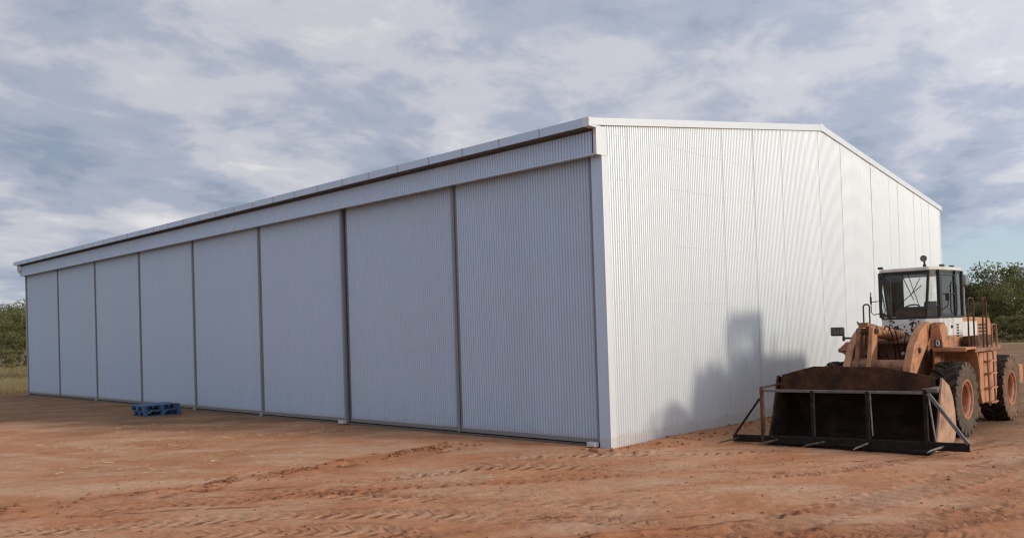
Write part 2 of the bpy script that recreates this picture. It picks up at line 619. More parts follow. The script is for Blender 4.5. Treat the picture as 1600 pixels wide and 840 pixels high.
for pts, hw, rut, lug, pitch, style, rd in TRACKS:
    px, py_ = np.array([p[0] for p in pts]), np.array([p[1] for p in pts])
    ss = np.linspace(px[0], px[-1], 400)
    # smoothed polyline
    base = np.interp(ss, px, py_)
    ker = np.ones(41) / 41
    base = np.convolve(np.pad(base, 20, mode='edge'), ker, 'valid')
    arc = np.concatenate([[0], np.cumsum(np.hypot(np.diff(ss), np.diff(base)))])
    sl_ = np.interp(S, ss, np.gradient(base, ss))
    cosn = 1 / np.sqrt(1 + sl_ ** 2)
    off = (D - np.interp(S, ss, base)) * cosn
    u = np.interp(S + off * sl_ * cosn, ss, arc)
    inr = (S > px[0]) & (S < px[-1])
    fade = np.clip((S - px[0]) / 1.0, 0, 1) * np.clip((px[-1] - S) / 1.0, 0, 1) * inr
    if style == 'line':          # thin crumbly crest left by a tyre edge or a dragged blade
        ln = np.exp(-((off + vnoise(X, Y, 35, .3) * .06) / hw) ** 2) * fade
        Z += ln * (.5 + vnoise(X, Y, 36, .1)) * rut
        crumbs_and_shade += ln * np.clip(vnoise(X, Y, 37, .14) * 2.5 + .55, 0, 1)
        red += np.exp(-(off / .3) ** 2) * fade * rd
        continue
    patch = np.clip(vnoise(X, Y, 21, 1.6) * 2.4 + 1.0, .3, 1)
    if style == 'bar':
        patch = np.clip(patch + .5, 0, 1)
    fade = fade * patch
    w = np.clip((hw - np.abs(off)) / .05, 0, 1)
    edge = np.exp(-((np.abs(off) - hw - .05) / .05) ** 2)
    ph = u / pitch + (np.abs(off) / hw * .9 if style == 'chev' else off / hw * .12)
    jitter = vnoise(X, Y, 31, .5) * .22
    fr_ = (ph + jitter) % 1.0
    lugs = 1.5 * np.exp(-((fr_ - .5) / .19) ** 2) - .5
    if style == 'chev':
        lugs = lugs * np.clip((np.abs(off) - .03) / .05, 0, 1)
    Z += fade * (-rut * .55 * w + rut * .5 * edge + lug * .8 * lugs * w + vnoise(X, Y, 8, .07) * .025 * edge)
    crumbs_and_shade += fade * w * (1.7 if style == 'bar' else 1.25) * np.exp(-((fr_ - .80) / .105) ** 2) * np.clip(vnoise(X, Y, 33, .16) * 2.0 + .85, 0, 1.2)  # dark bands painted as the shade of each lug
    crumbs_and_shade += fade * edge * .55 * np.clip(vnoise(X, Y, 34, .12) * 3 + .2, 0, 1)
    red += fade * rd * np.exp(-(off / (hw * 1.25)) ** 2) * 1.1
    pale += fade * w * (.35 - rd * .4)
# graded windrow of loose soil crossing the left foreground
rp = [(-14, 9.0), (-9.5, 10.9), (-7.38, 12.07), (-6.37, 12.92), (-4.88, 13.9), (-3.58, 15.43), (-3.04, 16.2), (-1.26, 17.6), (.6, 18.3)]
base = np.interp(S, [p[0] for p in rp], [p[1] for p in rp])
off = (D - base) * .75
fade = np.clip((S + 14) / 2, 0, 1) * np.clip((.6 - S) / 2.5, 0, 1)
lump = np.clip(.4 + vnoise(X, Y, 41, .7) * 2.2, 0, 1.4)
g1 = np.exp(-(off / .22) ** 2)
Z += fade * g1 * lump * (.035 + vnoise(X, Y, 42, .13) * .09)
g2 = np.exp(-((off + .5) / .2) ** 2)
Z += fade * g2 * (vnoise(X, Y, 43, .16) * .05)
red += fade * np.clip(g1 * 1.2 + g2 * .6, 0, 1) * .75
crumbs_and_shade += fade * np.clip(g1 + .6 * g2, 0, 1) * lump * np.clip(vnoise(X, Y, 44, .22) * 2.4 + .1, 0, .8)
# soil scraped up along the foot of the end wall
wallm = np.exp(-((X - .45) / .45) ** 2) * (Y > -.8) * (Y < 22)
Z += wallm * (.02 + vnoise(X, Y, 51, .3) * .05)
red += wallm * .4
# quiet the ground beneath the shed and where the wheels stand
in_shed = (X < .12) & (X > -35.7) & (Y > -.25) & (Y < 20.7)
Z = np.where(in_shed, np.minimum(Z, -.01), Z)
under = np.exp(-(((X - 3.7) / 2.4) ** 4 + ((Y - 5.2) / 4.2) ** 4))
Z = Z * (1 - under) + under * np.minimum(Z, .0)
# far land: barely rolling
far = np.clip((np.hypot(S, D) - 60) / 200, 0, 1)
Z += far * (vnoise(X, Y, 61, 90) * 1.2)
gm = bpy.data.meshes.new('ground')
ny, nx = S.shape
vv = np.stack([X, Y, Z], -1).reshape(-1, 3).astype(np.float32)
idx = np.arange(ny * nx).reshape(ny, nx)
quads = np.stack([idx[:-1, :-1], idx[:-1, 1:], idx[1:, 1:], idx[1:, :-1]], -1).reshape(-1, 4)
gm.vertices.add(len(vv))
gm.vertices.foreach_set('co', vv.ravel())
gm.loops.add(quads.size)
gm.loops.foreach_set('vertex_index', quads.ravel().astype(np.int32))
gm.polygons.add(len(quads))
gm.polygons.foreach_set('loop_start', np.arange(0, quads.size, 4, dtype=np.int32))
gm.polygons.foreach_set('loop_total', np.full(len(quads), 4, dtype=np.int32))
gm.polygons.foreach_set('use_smooth', np.ones(len(quads), dtype=bool))
gm.update(calc_edges=True)
for nm, arr in (('turned', red), ('packed', pale), ('crumbs', crumbs_and_shade)):  # the crumbs layer also carries the painted lug shade
    at = gm.attributes.new(nm, 'FLOAT', 'POINT')
    at.data.foreach_set('value', np.clip(arr, 0, 1).ravel().astype(np.float32))


def ground_z(x, y):
    s_ = (x - CAM.x) * Rv[0] + (y - CAM.y) * Rv[1]
    d_ = (x - CAM.x) * Fv[0] + (y - CAM.y) * Fv[1]
    i = min(max(np.searchsorted(sa, s_), 1), len(sa) - 1)
    j = min(max(np.searchsorted(da, d_), 1), len(da) - 1)
    return float(Z[j, i])


def ground_mat():
    t = NT('red_earth')
    v = t.co()
    big = t.noise(v, .16, 4, .55, .4)
    mid = t.noise(v, .7, 6, .62, .5)
    fine = t.noise(v, 9, 6, .65)
    orange = t.ramp(mid, [(.28, (.395, .170, .080)), (.55, (.490, .235, .122)), (.75, (.54, .30, .170))])
    brown = t.ramp(mid, [(.3, (.165, .092, .050)), (.7, (.25, .15, .085))])
    sp = t.n('ShaderNodeSeparateXYZ')
    t.t.links.new(v, sp.inputs[0])
    # darker brown along the front of the shed, towards its far end
    w = t.math('ADD', t.math('MULTIPLY', sp.outputs[0], -.055), t.math('MULTIPLY', sp.outputs[1], .13))
    w = t.math('ADD', w, t.math('MULTIPLY', t.math('SUBTRACT', big, .5), 1.5))
    bf = t.ramp(w, [(-.05, 0.0) if False else (0.0, 0.0), (.55, 1.0)])
    c = t.mix(bf, orange, brown)
    # dusty pale wheel-packed swaths drawn out along the way the machines drive
    pk = t.n('ShaderNodeAttribute', attribute_name='packed')
    tn = t.n('ShaderNodeAttribute', attribute_name='turned')
    cdr = t.n('ShaderNodeTexCoord')
    mp = t.n('ShaderNodeMapping')
    mp.inputs['Rotation'].default_value = (0, 0, R(-44))
    t.t.links.new(cdr.outputs['Object'], mp.inputs[0])
    ms_ = t.n('ShaderNodeMapping')
    ms_.inputs['Scale'].default_value = (.42, 1, 1)
    t.t.links.new(mp.outputs[0], ms_.inputs[0])
    st = t.noise(ms_.outputs[0], .9, 5, .6, .6)
    sf = t.noise(ms_.outputs[0], 3.0, 6, .65, .5)
    pf = t.math('ADD', t.ramp(st, [(.44, 0.0), (.66, .80)]), pk.outputs['Fac'], True)
    pf = t.math('MULTIPLY', pf, t.math('SUBTRACT', 1.0, t.math('MULTIPLY', bf, .75)))
    c = t.mix(pf, c, (.56, .365, .24))
    rf = t.ramp(sf, [(.52, 0.0), (.68, .5)])
    c = t.mix(rf, c, (.40, .150, .062))
    tf = t.math('MULTIPLY', tn.outputs['Fac'], t.ramp(fine, [(.3, .55), (.7, 1.0)]), True)
    c = t.mix(tf, c, (.40, .145, .062))
    cm_ = t.n('ShaderNodeAttribute', attribute_name='crumbs')
    c = t.mix(t.math('MULTIPLY', cm_.outputs['Fac'], 1.0, True), c, (.10, .045, .024))  # dark brown for crumbs and for shade painted into the lug prints
    gr = t.ramp(fine, [(.25, .88), (.75, 1.14)])
    c = t.mix(1.0, c, gr, 'MULTIPLY')
    speck = t.ramp(t.noise(v, 38, 3, .6), [(.64, 1.0), (.76, .7)])
    c = t.mix(1.0, c, speck, 'MULTIPLY')
    # dry pasture beyond the bare pad
    d1 = t.math('MULTIPLY', t.math('ADD', sp.outputs[0], 37.5), -.35)
    d2 = t.math('MULTIPLY', t.math('SUBTRACT', sp.outputs[1], 62), .08)
    d3 = t.math('MULTIPLY', t.math('ADD', sp.outputs[1], 60), -.08)
    gf = t.math('MAXIMUM', t.math('MAXIMUM', d1, d2), d3)
    gf = t.math('ADD', gf, t.math('MULTIPLY', t.math('SUBTRACT', mid, .5), .9))
    gf = t.ramp(gf, [(0.0, 0.0), (.35, 1.0)])
    grass = t.ramp(t.noise(v, .12, 6, .65), [(.3, (.15, .12, .055)), (.5, (.28, .215, .10)), (.7, (.42, .33, .16))])
    c = t.mix(gf, c, grass)
    t.set(Base_Color=c, Roughness=.95)
    t.put(t.p.inputs['Specular IOR Level'], .15)
    h = t.math('ADD', t.math('MULTIPLY', t.noise(v, 14, 8, .7), 1.0), t.math('MULTIPLY', t.noise(v, 60, 4, .6), .35))
    t.bump(h, .7, .05)
    return t.m


MAT['ground'] = ground_mat()
gm.materials.append(MAT['ground'])
go = bpy.data.objects.new('ground', gm)
col.objects.link(go)
tag(go, kind='structure')

# ------------------------------------------------------------------ the shed
L, W = 35.44, 20.33
HE, HA, HD = 6.42, 7.86, 5.77         # eave, apex, door head
LEAF = L / 8
PITCH_C = .0762
shed = empty('shed', (0, 0, 0))
tag(shed, 'large corrugated silver steel farm shed with eight sliding doors', 'shed')


def corr_sheet(ribs, z0, ztop, phase=0, amp=.010, seg=10, lap=.0035, lean=0.0, wave=False):
    """one corrugated sheet along +u (local x), depth along -y, z up; ztop(u) gives its upper edge"""
    n = int(round(ribs * seg))
    v, f = [], []
    for i in range(n + 1):
        u = i / seg * PITCH_C
        d = amp * math.cos(2 * math.pi * i / seg) + lap * (1 - i / n) if wave else amp * (1 - 2 * math.exp(-(((i / seg + phase) % 1 - .5) / .17) ** 2)) + lap * (1 - i / n)
        zt = ztop(u)
        v += [(u, -d, z0), (u, -d - lean, zt)]
    for i in range(n):
        f.append((2 * i, 2 * i + 2, 2 * i + 3, 2 * i + 1))
    return v, f


def place_sheet(name, vf, mat, parent, origin, udir):
    """udir 'x' : sheet runs along +x facing -y ; 'y' : runs along +y facing +x"""
    v, f = vf
    if udir == 'x':
        vs = [(p[0], p[1], p[2]) for p in v]
    else:
        vs = [(-p[1], p[0], p[2]) for p in v]
    me = bpy.data.meshes.new(name)
    me.from_pydata(vs, [], f)
    me.polygons.foreach_set('use_smooth', [True] * len(me.polygons))
    me.materials.append(MAT[mat])
    o = bpy.data.objects.new(name, me)
    col.objects.link(o)
    o.parent = parent
    o.location = origin
    return o


def roofz(y):
    return HE + (HA - HE) * (1 - abs(y - W / 2) / (W / 2))


# end wall facing the loader: one object per sheet over a girt frame
gw = MB()
for gz in (.3, 1.55, 2.8, 4.05, 5.3, 6.2):
    gw.box(-.22, -.04, .1, W - .1, gz, gz + .06)
gable = gw.build('end_wall', 'galv', shed)
cw = 10 * PITCH_C
y = .02
k = 0
while y < W - .05:
    ribs = min(10, int((W - .02 - y) / PITCH_C))
    if ribs < 1:
        break
    o = place_sheet('wall_sheet', corr_sheet(ribs + (.6 if ribs == 10 else 0), -.03, lambda u, yy=y: roofz(yy + u) - .03, lean=random.uniform(-.006, .006), lap=.0018, amp=.0145, wave=True),
                    'sheet', gable, (random.uniform(-.0006, .0006), y, 0), 'y')
    y += cw
    k += 1
sc = MB()
for gz in (.33, 1.58, 2.83, 4.08, 5.33, 6.23):
    yy = .1
    while yy < W - .1:
        sc.add([(.011, yy - .009, gz - .009), (.011, yy + .009, gz - .009), (.011, yy + .009, gz + .009), (.011, yy - .009, gz + .009),
                (.019, yy - .006, gz - .006), (.019, yy + .006, gz - .006), (.019, yy + .006, gz + .006), (.019, yy - .006, gz + .006)],
               [(4, 5, 6, 7), (0, 1, 5, 4), (1, 2, 6, 5), (2, 3, 7, 6), (3, 0, 4, 7)])
        yy += PITCH_C * 2
tag(sc.build('screw_heads', 'sheet', gable), kind='stuff')

# corner and barge flashings
MB().box(-.26, .002, -.065, .03, -.03, HD).build('corner_post', 'header_sheet', shed, bevel=.004)  # shaded face of the corner metal, given the bluer tint
fl = MB().box(.003, .020, -.067, .135, -.03, HD + .01)
fl.build('corner_flashing', 'flash', shed, bevel=.004)
MB().box(-.1, .020, W - .10, W + .02, -.03, HE - .02).build('corner_flashing', 'flash', shed, bevel=.004)
MB().box(-.05, .030, -.235, .10, HD - .02, HE - .10).build('header_end_cap', 'flash', shed, bevel=.004)
bt = .175


def barge(ya, yb):
    m = MB()
    za, zb = HE + (HA - HE) * ya / (W / 2) if ya <= W / 2 else roofz(ya), roofz(yb)
    m.prism([(ya, za - bt + .07), (yb, zb - bt + .07), (yb, zb + .07), (ya, za + .07)], 'x', -.06, .055)
    return m


e0 = -.44
za = HE + (HA - HE) * e0 / (W / 2)
m = MB().prism([(e0, za - bt + .10), (W / 2, HA - bt + .07), (W / 2, HA + .07), (e0, za + .07)], 'x', -.06, .055)
m.build('barge_capping', 'flash', shed, bevel=.004)
m = MB().prism([(W / 2 + .004, HA - bt + .07), (W + .15, roofz(W) - .02 - bt + .07), (W + .15, roofz(W) + .05), (W / 2 + .004, HA + .07)], 'x', -.06, .050)
m.build('barge_capping', 'flash', shed, bevel=.004)
MB().prism([(W / 2 - .12, HA - .13), (W / 2, HA - .11), (W / 2 + .12, HA - .13), (W / 2 + .12, HA + .068), (W / 2, HA + .088), (W / 2 - .12, HA + .068)], 'x', -.05, .060).build('ridge_cap_end', 'flash', shed)
# gutter end box at the near corner
MB().box(-.10, .048, -.472, -.245, HE - .155, HE + .022).build('gutter_end_box', 'flash', shed, bevel=.004)

# gutter in lapped lengths along the front eave
SEG = 1.15
x = -.10
while x > -L - .2:
    xa = max(x - SEG, -L - .2)
    m = MB()
    t = .006
    zt, zb_ = HE + .02, HE - .155
    # cap strip, front face, floor
    m.box(xa, x, -.47, -.455, zb_, zt)
    m.box(xa, x, -.4549, -.40, zt - .012, zt)
    gl_ = m.build('gutter_length', 'header_sheet', shed)
    if x < -.2:
        MB().box(x - .013, x + .013, -.479, -.4701, zb_ - .004, zt + .012).box(x - .013, x + .013, -.4700, -.40, zt + .001, zt + .012).build('gutter_joint', 'galv', gl_)
    x -= SEG
# soffit and backing strip between gutter and header, coloured dark as eave shade
MB().box(-L - .05, -.06, -.4545, -.17, HE - .145, HE - .13).box(-L - .02, -.06, -.195, -.191, HE - .27, HE - .146).build('soffit', 'eave_shade', shed)

# door header: short corrugated sheets on a beam, with a drip angle along the bottom
hb = MB().box(-L + .02, -.06, -.18, -.10, HD + .03, HE - .2)
header = hb.build('door_header', 'galv', shed)
x = -L
i = 0
while x < -.07:
    ribs = min(10, int((-.06 - x) / PITCH_C))
    if ribs < 1:
        break
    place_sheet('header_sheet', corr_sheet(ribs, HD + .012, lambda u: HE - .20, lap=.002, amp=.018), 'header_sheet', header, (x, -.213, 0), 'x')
    x += cw
MB().box(-L, -.06, -.236, -.2335, HD - .02, HD + .012).box(-L, -.06, -.2334, -.12, HD - .02, HD - .014).build('drip_angle', 'header_sheet', header)
MB().box(-L - .03, -L, -.235, .02, HD - .02, HE - .08).build('header_end_cap', 'door_sheet', shed, bevel=.004)
# elbow of the downpipe under the gutter's far end
pts = []
for a in range(0, 91, 10):
    pts.append((-L + .12, -.10 - .25 * math.cos(R(a)), HE - .32 - .25 * math.sin(R(a))))
m = MB().tube([(-L + .12, -.35, HE - .12)] + pts + [(-L + .12, .02, HE - .57)], .055, 10)
smooth_angle(m.build('downpipe_elbow', 'pipe', shed))

# eight sliding leaves
LY = [.03, .03, .03, .03, .03, .03, .075, .04]
for i in range(8):
    xa, xb = -L + i * LEAF, -L + (i + 1) * LEAF
    if i == 7:
        xb -= .27
    if i == 0:
        xa += .06
    yb = LY[i]
    gap = .02
    zb0, zt0 = .06, HD + .2
    fr = MB()
    ga = .03 if i == 6 else gap
    fr.box(xa + ga, xa + ga + .085, yb - .022, yb + .05, zb0, zt0)
    fr.box(xb - .105, xb - gap, yb - .022, yb + .05, zb0, zt0)
    fr.box(xa + ga + .0851, xb - .1051, yb - .019, yb + .05, zb0, zb0 + .085)
    fr.box(xa + ga + .0851, xb - .1051, yb + .012, yb + .05, 2.9, 2.98)
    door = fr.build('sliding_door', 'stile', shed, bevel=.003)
    x = xa + ga + .086
    xe = xb - .106
    while x < xe - .02:
        ribs = min(10.0, math.floor((xe - x) / PITCH_C * 10) / 10)
        if ribs < .5:
            break
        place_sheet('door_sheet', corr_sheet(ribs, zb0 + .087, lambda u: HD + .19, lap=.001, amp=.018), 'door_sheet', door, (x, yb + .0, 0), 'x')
        x += cw
# dark opening line where the two leaves part, and the centre post there
MB().box(-L + 6 * LEAF - .07, -L + 6 * LEAF + .012, -.05, .02, .0, HD + .1).build('door_post', 'stile', shed, bevel=.003)
for k in (1, 2, 3, 4, 5, 7):
    xm = -L + k * LEAF
    MB().box(xm - .055, xm + .03, -.012, .03 - .023, .05, HD + .1).build('meeting_strip', 'stile', shed, bevel=.003)
MB().box(-L - .02, -L + .05, -.03, .04, -.03, HD).build('corner_flashing', 'galv', shed)
for bx_ in (-.52, -L + 6 * LEAF - .24):
    g = MB().box(bx_, bx_ + .22, -.16, -.05, .01, .10).box(bx_ + .07, bx_ + .09, -.168, -.1601, .025, .085).box(bx_ + .14, bx_ + .20, -.175, -.1601, .03, .08)
    g.build('floor_guide', 'flash', shed, bevel=.004)
for bx_ in (-L + 2 * LEAF, -L + 4 * LEAF, -L + 5 * LEAF):
    MB().box(bx_ - .09, bx_ + .02, -.07, -.005, .0, .09).build('floor_guide', 'galv', shed, bevel=.004)
MB().box(bx_ - 1 * LEAF - .07, bx_ - 1 * LEAF - .02, -.035, .005, 1.55, 1.63).build('door_latch', 'galv', shed, bevel=.003)
# slab edge in the dark under the doors
MB().box(-L, -.02, .0, .30, -.2, .035).build('floor_slab', 'inside', shed)
# roof, back wall and far end wall (seen from elsewhere only)


def corr_big(name, mat, n, mk):
    v, f = [], []
    for i in range(n + 1):
        a, b = mk(i)
        v += [a, b]
    for i in range(n):
        f.append((2 * i, 2 * i + 2, 2 * i + 3, 2 * i + 1))
    m = MB().add(v, f)
    o = m.build(name, mat, shed, recalc=False, smooth=True)
    return o


nr = int(L / .0508)
corr_big('roof', 'sheet', nr, lambda i: ((-L + L * i / nr, -.44, HE - .01 - .06 + .008 * math.cos(i * math.pi / 2)), (-L + L * i / nr, W / 2, HA + .03 + .008 * math.cos(i * math.pi / 2))))
corr_big('roof', 'sheet', nr, lambda i: ((-L + L * i / nr, W + .15, HE - .03 + .008 * math.cos(i * math.pi / 2)), (-L + L * i / nr, W / 2, HA + .03 + .008 * math.cos(i * math.pi / 2))))
corr_big('back_wall', 'sheet', nr, lambda i: ((-L + L * i / nr, W + .008 * math.cos(i * math.pi / 2), -.03), (-L + L * i / nr, W + .008 * math.cos(i * math.pi / 2), HE - .03)))
ng = int(W / .0508)
corr_big('far_end_wall', 'sheet', ng, lambda i: ((-L + .008 * math.cos(i * math.pi / 2), W * i / ng, -.03), (-L + .008 * math.cos(i * math.pi / 2), W * i / ng, roofz(W * i / ng) - .02)))

# ------------------------------------------------------------------ wheel loader (nose towards -y)
LO = Vector((3.70, 6.5, 0))
loader = empty('wheel_loader', LO)
tag(loader, 'faded orange articulated wheel loader with white cab parked beside the silver wall', 'wheel loader')
CX = 3.70


def P(mb, name, mat, parent=None, bevel=.006, smooth=False):
    o = mb.build(name, mat, parent or loader, LO, bevel=bevel)
    if smooth:
        smooth_angle(o)
    return o


# --- wheels
WR = .745


def wheel(cx, cy, side, red_side):
    c = (cx, cy, WR - .01)
    # hub disc, dished
    s = side
    hub = MB().lathe([(.001, s * .02), (.10, s * .02), (.13, s * .0), (.15, -s * .05), (.24, -s * .07), (.285, -s * .06), (.285, s * -.12), (.001, -s * .12)], c, 28)
    wh = P(hub, 'wheel', 'rim', bevel=0, smooth=True)
    bl = MB()
    for k in range(14):
        a = 2 * math.pi * k / 14
        bc = (cx - s * .045, cy + .205 * math.sin(a), c[2] + .205 * math.cos(a))
        bl.tube([(bc[0] - s * .02, bc[1], bc[2]), (bc[0] + s * .02, bc[1], bc[2])], .013, 6)
    P(bl, 'wheel_nuts', 'rim', wh, bevel=0)
    hw = .262
    rim = MB().lathe([(.285, s * -.10), (.292, s * .17), (.312, s * .205), (.335, s * .215), (.350, s * .250), (.395, s * .255), (.40, s * .24), (.37, s * .22), (.34, s * -.10)], c, 36)
    P(rim, 'rim', 'rim', wh, bevel=0, smooth=True)
    prof = [(.36, -hw * .80), (.42, -hw * .97), (.53, -hw * 1.04), (.63, -hw * .99), (.680, -hw * .86), (.690, -hw * .45), (.692, 0), (.690, hw * .45), (.680, hw * .86), (.63, hw * .99),
            (.53, hw * 1.04), (.42, hw * .97), (.36, hw * .80)]
    ty = MB().lathe(prof, c, 56)
    ob = P(ty, 'tyre', 'rubber', wh, bevel=0, smooth=True)
    ob.data.materials.append(MAT['rubber_side_red' if red_side else 'rubber_side'])
    for p in ob.data.polygons:
        q = Vector(p.center) + LO - Vector(c)
        rr = math.hypot(q.y, q.z)
        if abs(q.x) > hw * .84 and rr < .69:
            p.material_index = 1
    # curved directional bars meeting in the middle of the tread, with squared shoulder ends
    lg = MB()
    N = 20
    for k in range(N):
        for sd in (-1, 1):
            a0 = 2 * math.pi * (k + (.5 if sd < 0 else 0)) / N
            rings = []
            for tt in np.linspace(0, 1, 6):
                xx = sd * (.015 + tt * (hw * .96 - .015))
                ang = a0 + .10 * math.sin(tt * 2.2) + .20 * tt ** 1.6
                wd = .055 + .085 * tt
                rt = .738 - .010 * tt ** 3
                rb = .655 if tt < 1 else .63
                ring = []
                for (rr, dw) in ((rb, -wd * .62), (rt, -wd * .5), (rt, wd * .5), (rb, wd * .62)):
                    an = ang + dw / .73
                    ring.append((cx + xx, cy + rr * math.sin(an), c[2] + rr * math.cos(an)))
                rings.append(ring)
            # shoulder end runs a little down the sidewall
            xx = sd * hw * 1.015
            ring = []
            for (rr, dw) in ((.600, -.050), (.712, -.066), (.712, .066), (.600, .050)):
                an = a0 + .10 * math.sin(2.2) + .205 + dw / .73
                ring.append((cx + xx, cy + rr * math.sin(an), c[2] + rr * math.cos(an)))
            rings.append(ring)
            lg.loft(rings)
    lo = P(lg, 'tread_bars', 'rubber', wh, bevel=.006)
    lo.data.materials.append(MAT['rubber_side_red' if red_side else 'rubber_side'])
    for p in lo.data.polygons:
        q = Vector(p.center) + LO - Vector(c)
        if abs(q.x) > hw * .90:
            p.material_index = 1
    return wh


FA, RA = 4.84, 8.12
for ay, rs in ((FA, False), (RA, True)):
    for s in (-1, 1):
        wheel(CX + s * 1.10, ay, s, rs)
    ax = MB().tube([(CX - .95, ay, .735), (CX - .75, ay, .735), (CX - .42, ay, .735), (CX - .25, ay, .735), (CX + .25, ay, .735), (CX + .42, ay, .735), (CX + .75, ay, .735), (CX + .95, ay, .735)],
                   [.2, .16, .15, .27, .27, .15, .16, .2], 14)
    P(ax, 'axle', 'paint2', bevel=0, smooth=True)

# --- bucket
BL, BR = 2.12, 5.20
prof_o = [(2.10, .03), (2.75, .03), (3.20, .05), (3.38, .16), (3.46, .36), (3.43, .62), (3.32, .90), (3.16, 1.10), (2.96, 1.22), (2.80, 1.262)]
prof_i = [(2.82, 1.232), (2.95, 1.19), (3.135, 1.075), (3.29, .88), (3.395, .61), (3.425, .37), (3.35, .185), (3.19, .085), (2.75, .065), (2.12, .06)]
bk = MB().prism(prof_o + prof_i, 'x', BL, BR)
bucket = P(bk, 'bucket', 'bucket_in', bevel=.004)
bucket.data.materials.append(MAT['bucket_out'])
side = [(2.30, .02), (3.20, .03), (3.40, .15), (3.485, .36), (3.45, .64), (3.34, .92), (3.175, 1.12), (2.80, 1.285), (2.70, .98), (2.54, .50), (2.36, .12)]
for s, xx in ((-1, BL), (1, BR)):
    a_, b_ = sorted((xx - s * .008, xx + s * .028))
    sp_ = P(MB().prism(side, 'x', a_, b_), 'side_plate', 'bucket_out' if s > 0 else 'bucket_guard', bucket, bevel=.004)
    a_, b_ = sorted((xx - s * .0081, xx - s * .03))
    P(MB().prism(side, 'x', a_, b_), 'side_liner', 'bucket_in', bucket, bevel=.003)
P(MB().prism([(BL + .03, .99), (BR - .03, .99), (BR - .10, 1.30), (4.20, 1.472), (2.88, 1.472), (BL + .10, 1.30)], 'y', 2.765, 2.799), 'spill_guard', 'bucket_guard', bucket, bevel=.003)
P(MB().box(BL - .03, BR + .03, 2.02, 2.20, .008, .052), 'cutting_edge', 'frame_dark', bucket, bevel=.006)
P(MB().box(2.9, 4.2, 2.829, 2.86, 1.42, 1.462).box(BL + .1, BR - .1, 2.829, 2.90, 1.20, 1.26), 'guard_stiffener', 'rust', bucket)
for xx in (3.12, 3.26, 4.14, 4.28):
    P(MB().prism([(3.47, .3), (3.62, .34), (3.68, .46), (3.62, .60), (3.45, .70)], 'x', xx - .02, xx + .02), 'hinge_lug', 'paint2', bucket)
for xx in (3.60, 3.80):
    P(MB().prism([(3.42, .76), (3.56, .90), (3.50, 1.04), (3.30, 1.02)], 'x', xx - .02, xx + .02), 'hinge_lug', 'paint2', bucket)

# --- tine frame mounted across the mouth of the bucket
FY = 1.985


def barz(xx):
    return .075 + (xx - 1.52) * .110 / 4.33


tb = MB()
tb.prism([(1.52, barz(1.52) - .07), (5.86, barz(5.86) - .07), (5.86, barz(5.86) + .07), (1.52, barz(1.52) + .07)], 'y', FY - .012, FY + .0)
tb.prism([(1.52, barz(1.52) + .058), (5.86, barz(5.86) + .058), (5.86, barz(5.86) + .0702), (1.52, barz(1.52) + .0702)], 'y', FY + .0001, FY + .07)
tb.prism([(1.52, barz(1.52) - .0702), (5.86, barz(5.86) - .0702), (5.86, barz(5.86) - .058), (1.52, barz(1.52) - .058)], 'y', FY + .0001, FY + .07)
frame = P(tb, 'tine_frame', 'frame_dark', bevel=.003)
for xx, mt, zt in ((2.17, 'rust', 1.10), (3.19, 'frame_dark', 1.06), (4.21, 'frame_dark', 1.07), (5.19, 'frame_dark', 1.13)):
    z0 = barz(xx) - .06
    m = MB().box(xx - .03, xx + .03, FY - .026, FY - .0125, z0, zt)
    m.box(xx + .018, xx + .0301, FY - .0124, FY + .045, z0 + .15, zt)
    P(m, 'upright', mt, frame, bevel=.003)
P(MB().bar((4.25, FY + .03, 1.04), (4.27, FY + .04, .28), .012, .05, (0, 1, 0)), 'upright_strip', 'frame_steel', frame, bevel=.002)
P(MB().bar((2.13, FY + .012, 1.035), (5.22, FY + .012, 1.075), .05, .05), 'top_rail', 'frame_steel', frame, bevel=.005)
P(MB().bar((2.13, FY - .01, .88), (1.56, FY + .02, barz(1.5) + .08), .03, .05, (0, 1, 0)), 'brace', 'frame_dark', frame, bevel=.003)
P(MB().bar((5.235, FY + .0, 1.07), (5.84, FY + .0, barz(5.84) + .06), .055, .055, (0, 1, 0)), 'brace', 'frame_steel', frame, bevel=.004)
P(MB().bar((5.235, FY + .03, 1.0), (5.30, FY + .12, .22), .02, .045, (0, 1, 0)), 'brace', 'tine', frame, bevel=.003)
P(MB().bar((2.17, FY - .0, 1.095), (2.20, 2.80, 1.12), .07, .03), 'hook_bracket', 'rust', frame, bevel=.003)
P(MB().box(5.16, 5.40, FY - .02, FY + .05, 1.09, 1.15).box(5.16, 5.22, FY + .0501, 2.72, 1.09, 1.14), 'hook_bracket', 'frame_steel', frame, bevel=.003)
for xx, mt, dx, dz in ((1.66, 'soot', -.05, -.0), (2.50, 'soot', -.06, .01), (3.42, 'soot', -.07, .02), (4.20, 'tine', .03, .01), (5.46, 'tine', -.02, .02)):  # left tines coloured dark as if shaded, right ones bright as if sunlit
    zc = barz(xx) + .005
    tn = MB().tube([(xx, FY + .02, zc), (xx + dx * .2, FY - .15, zc), (xx + dx, FY - .62, zc + dz - .015), (xx + dx * 1.2, FY - .78, zc + dz - .03)], [.021, .021, .015, .003], 8)
    t_ = P(tn, 'tine', mt, frame, bevel=0, smooth=True)
    P(MB().lathe([(.022, -.0), (.05, 0), (.05, .03), (.022, .03)], (0, 0, 0), 12).__class__() .box(xx - .05, xx + .05, FY - .020, FY - .0125, zc - .05, zc + .05), 'socket', 'frame_dark', frame)

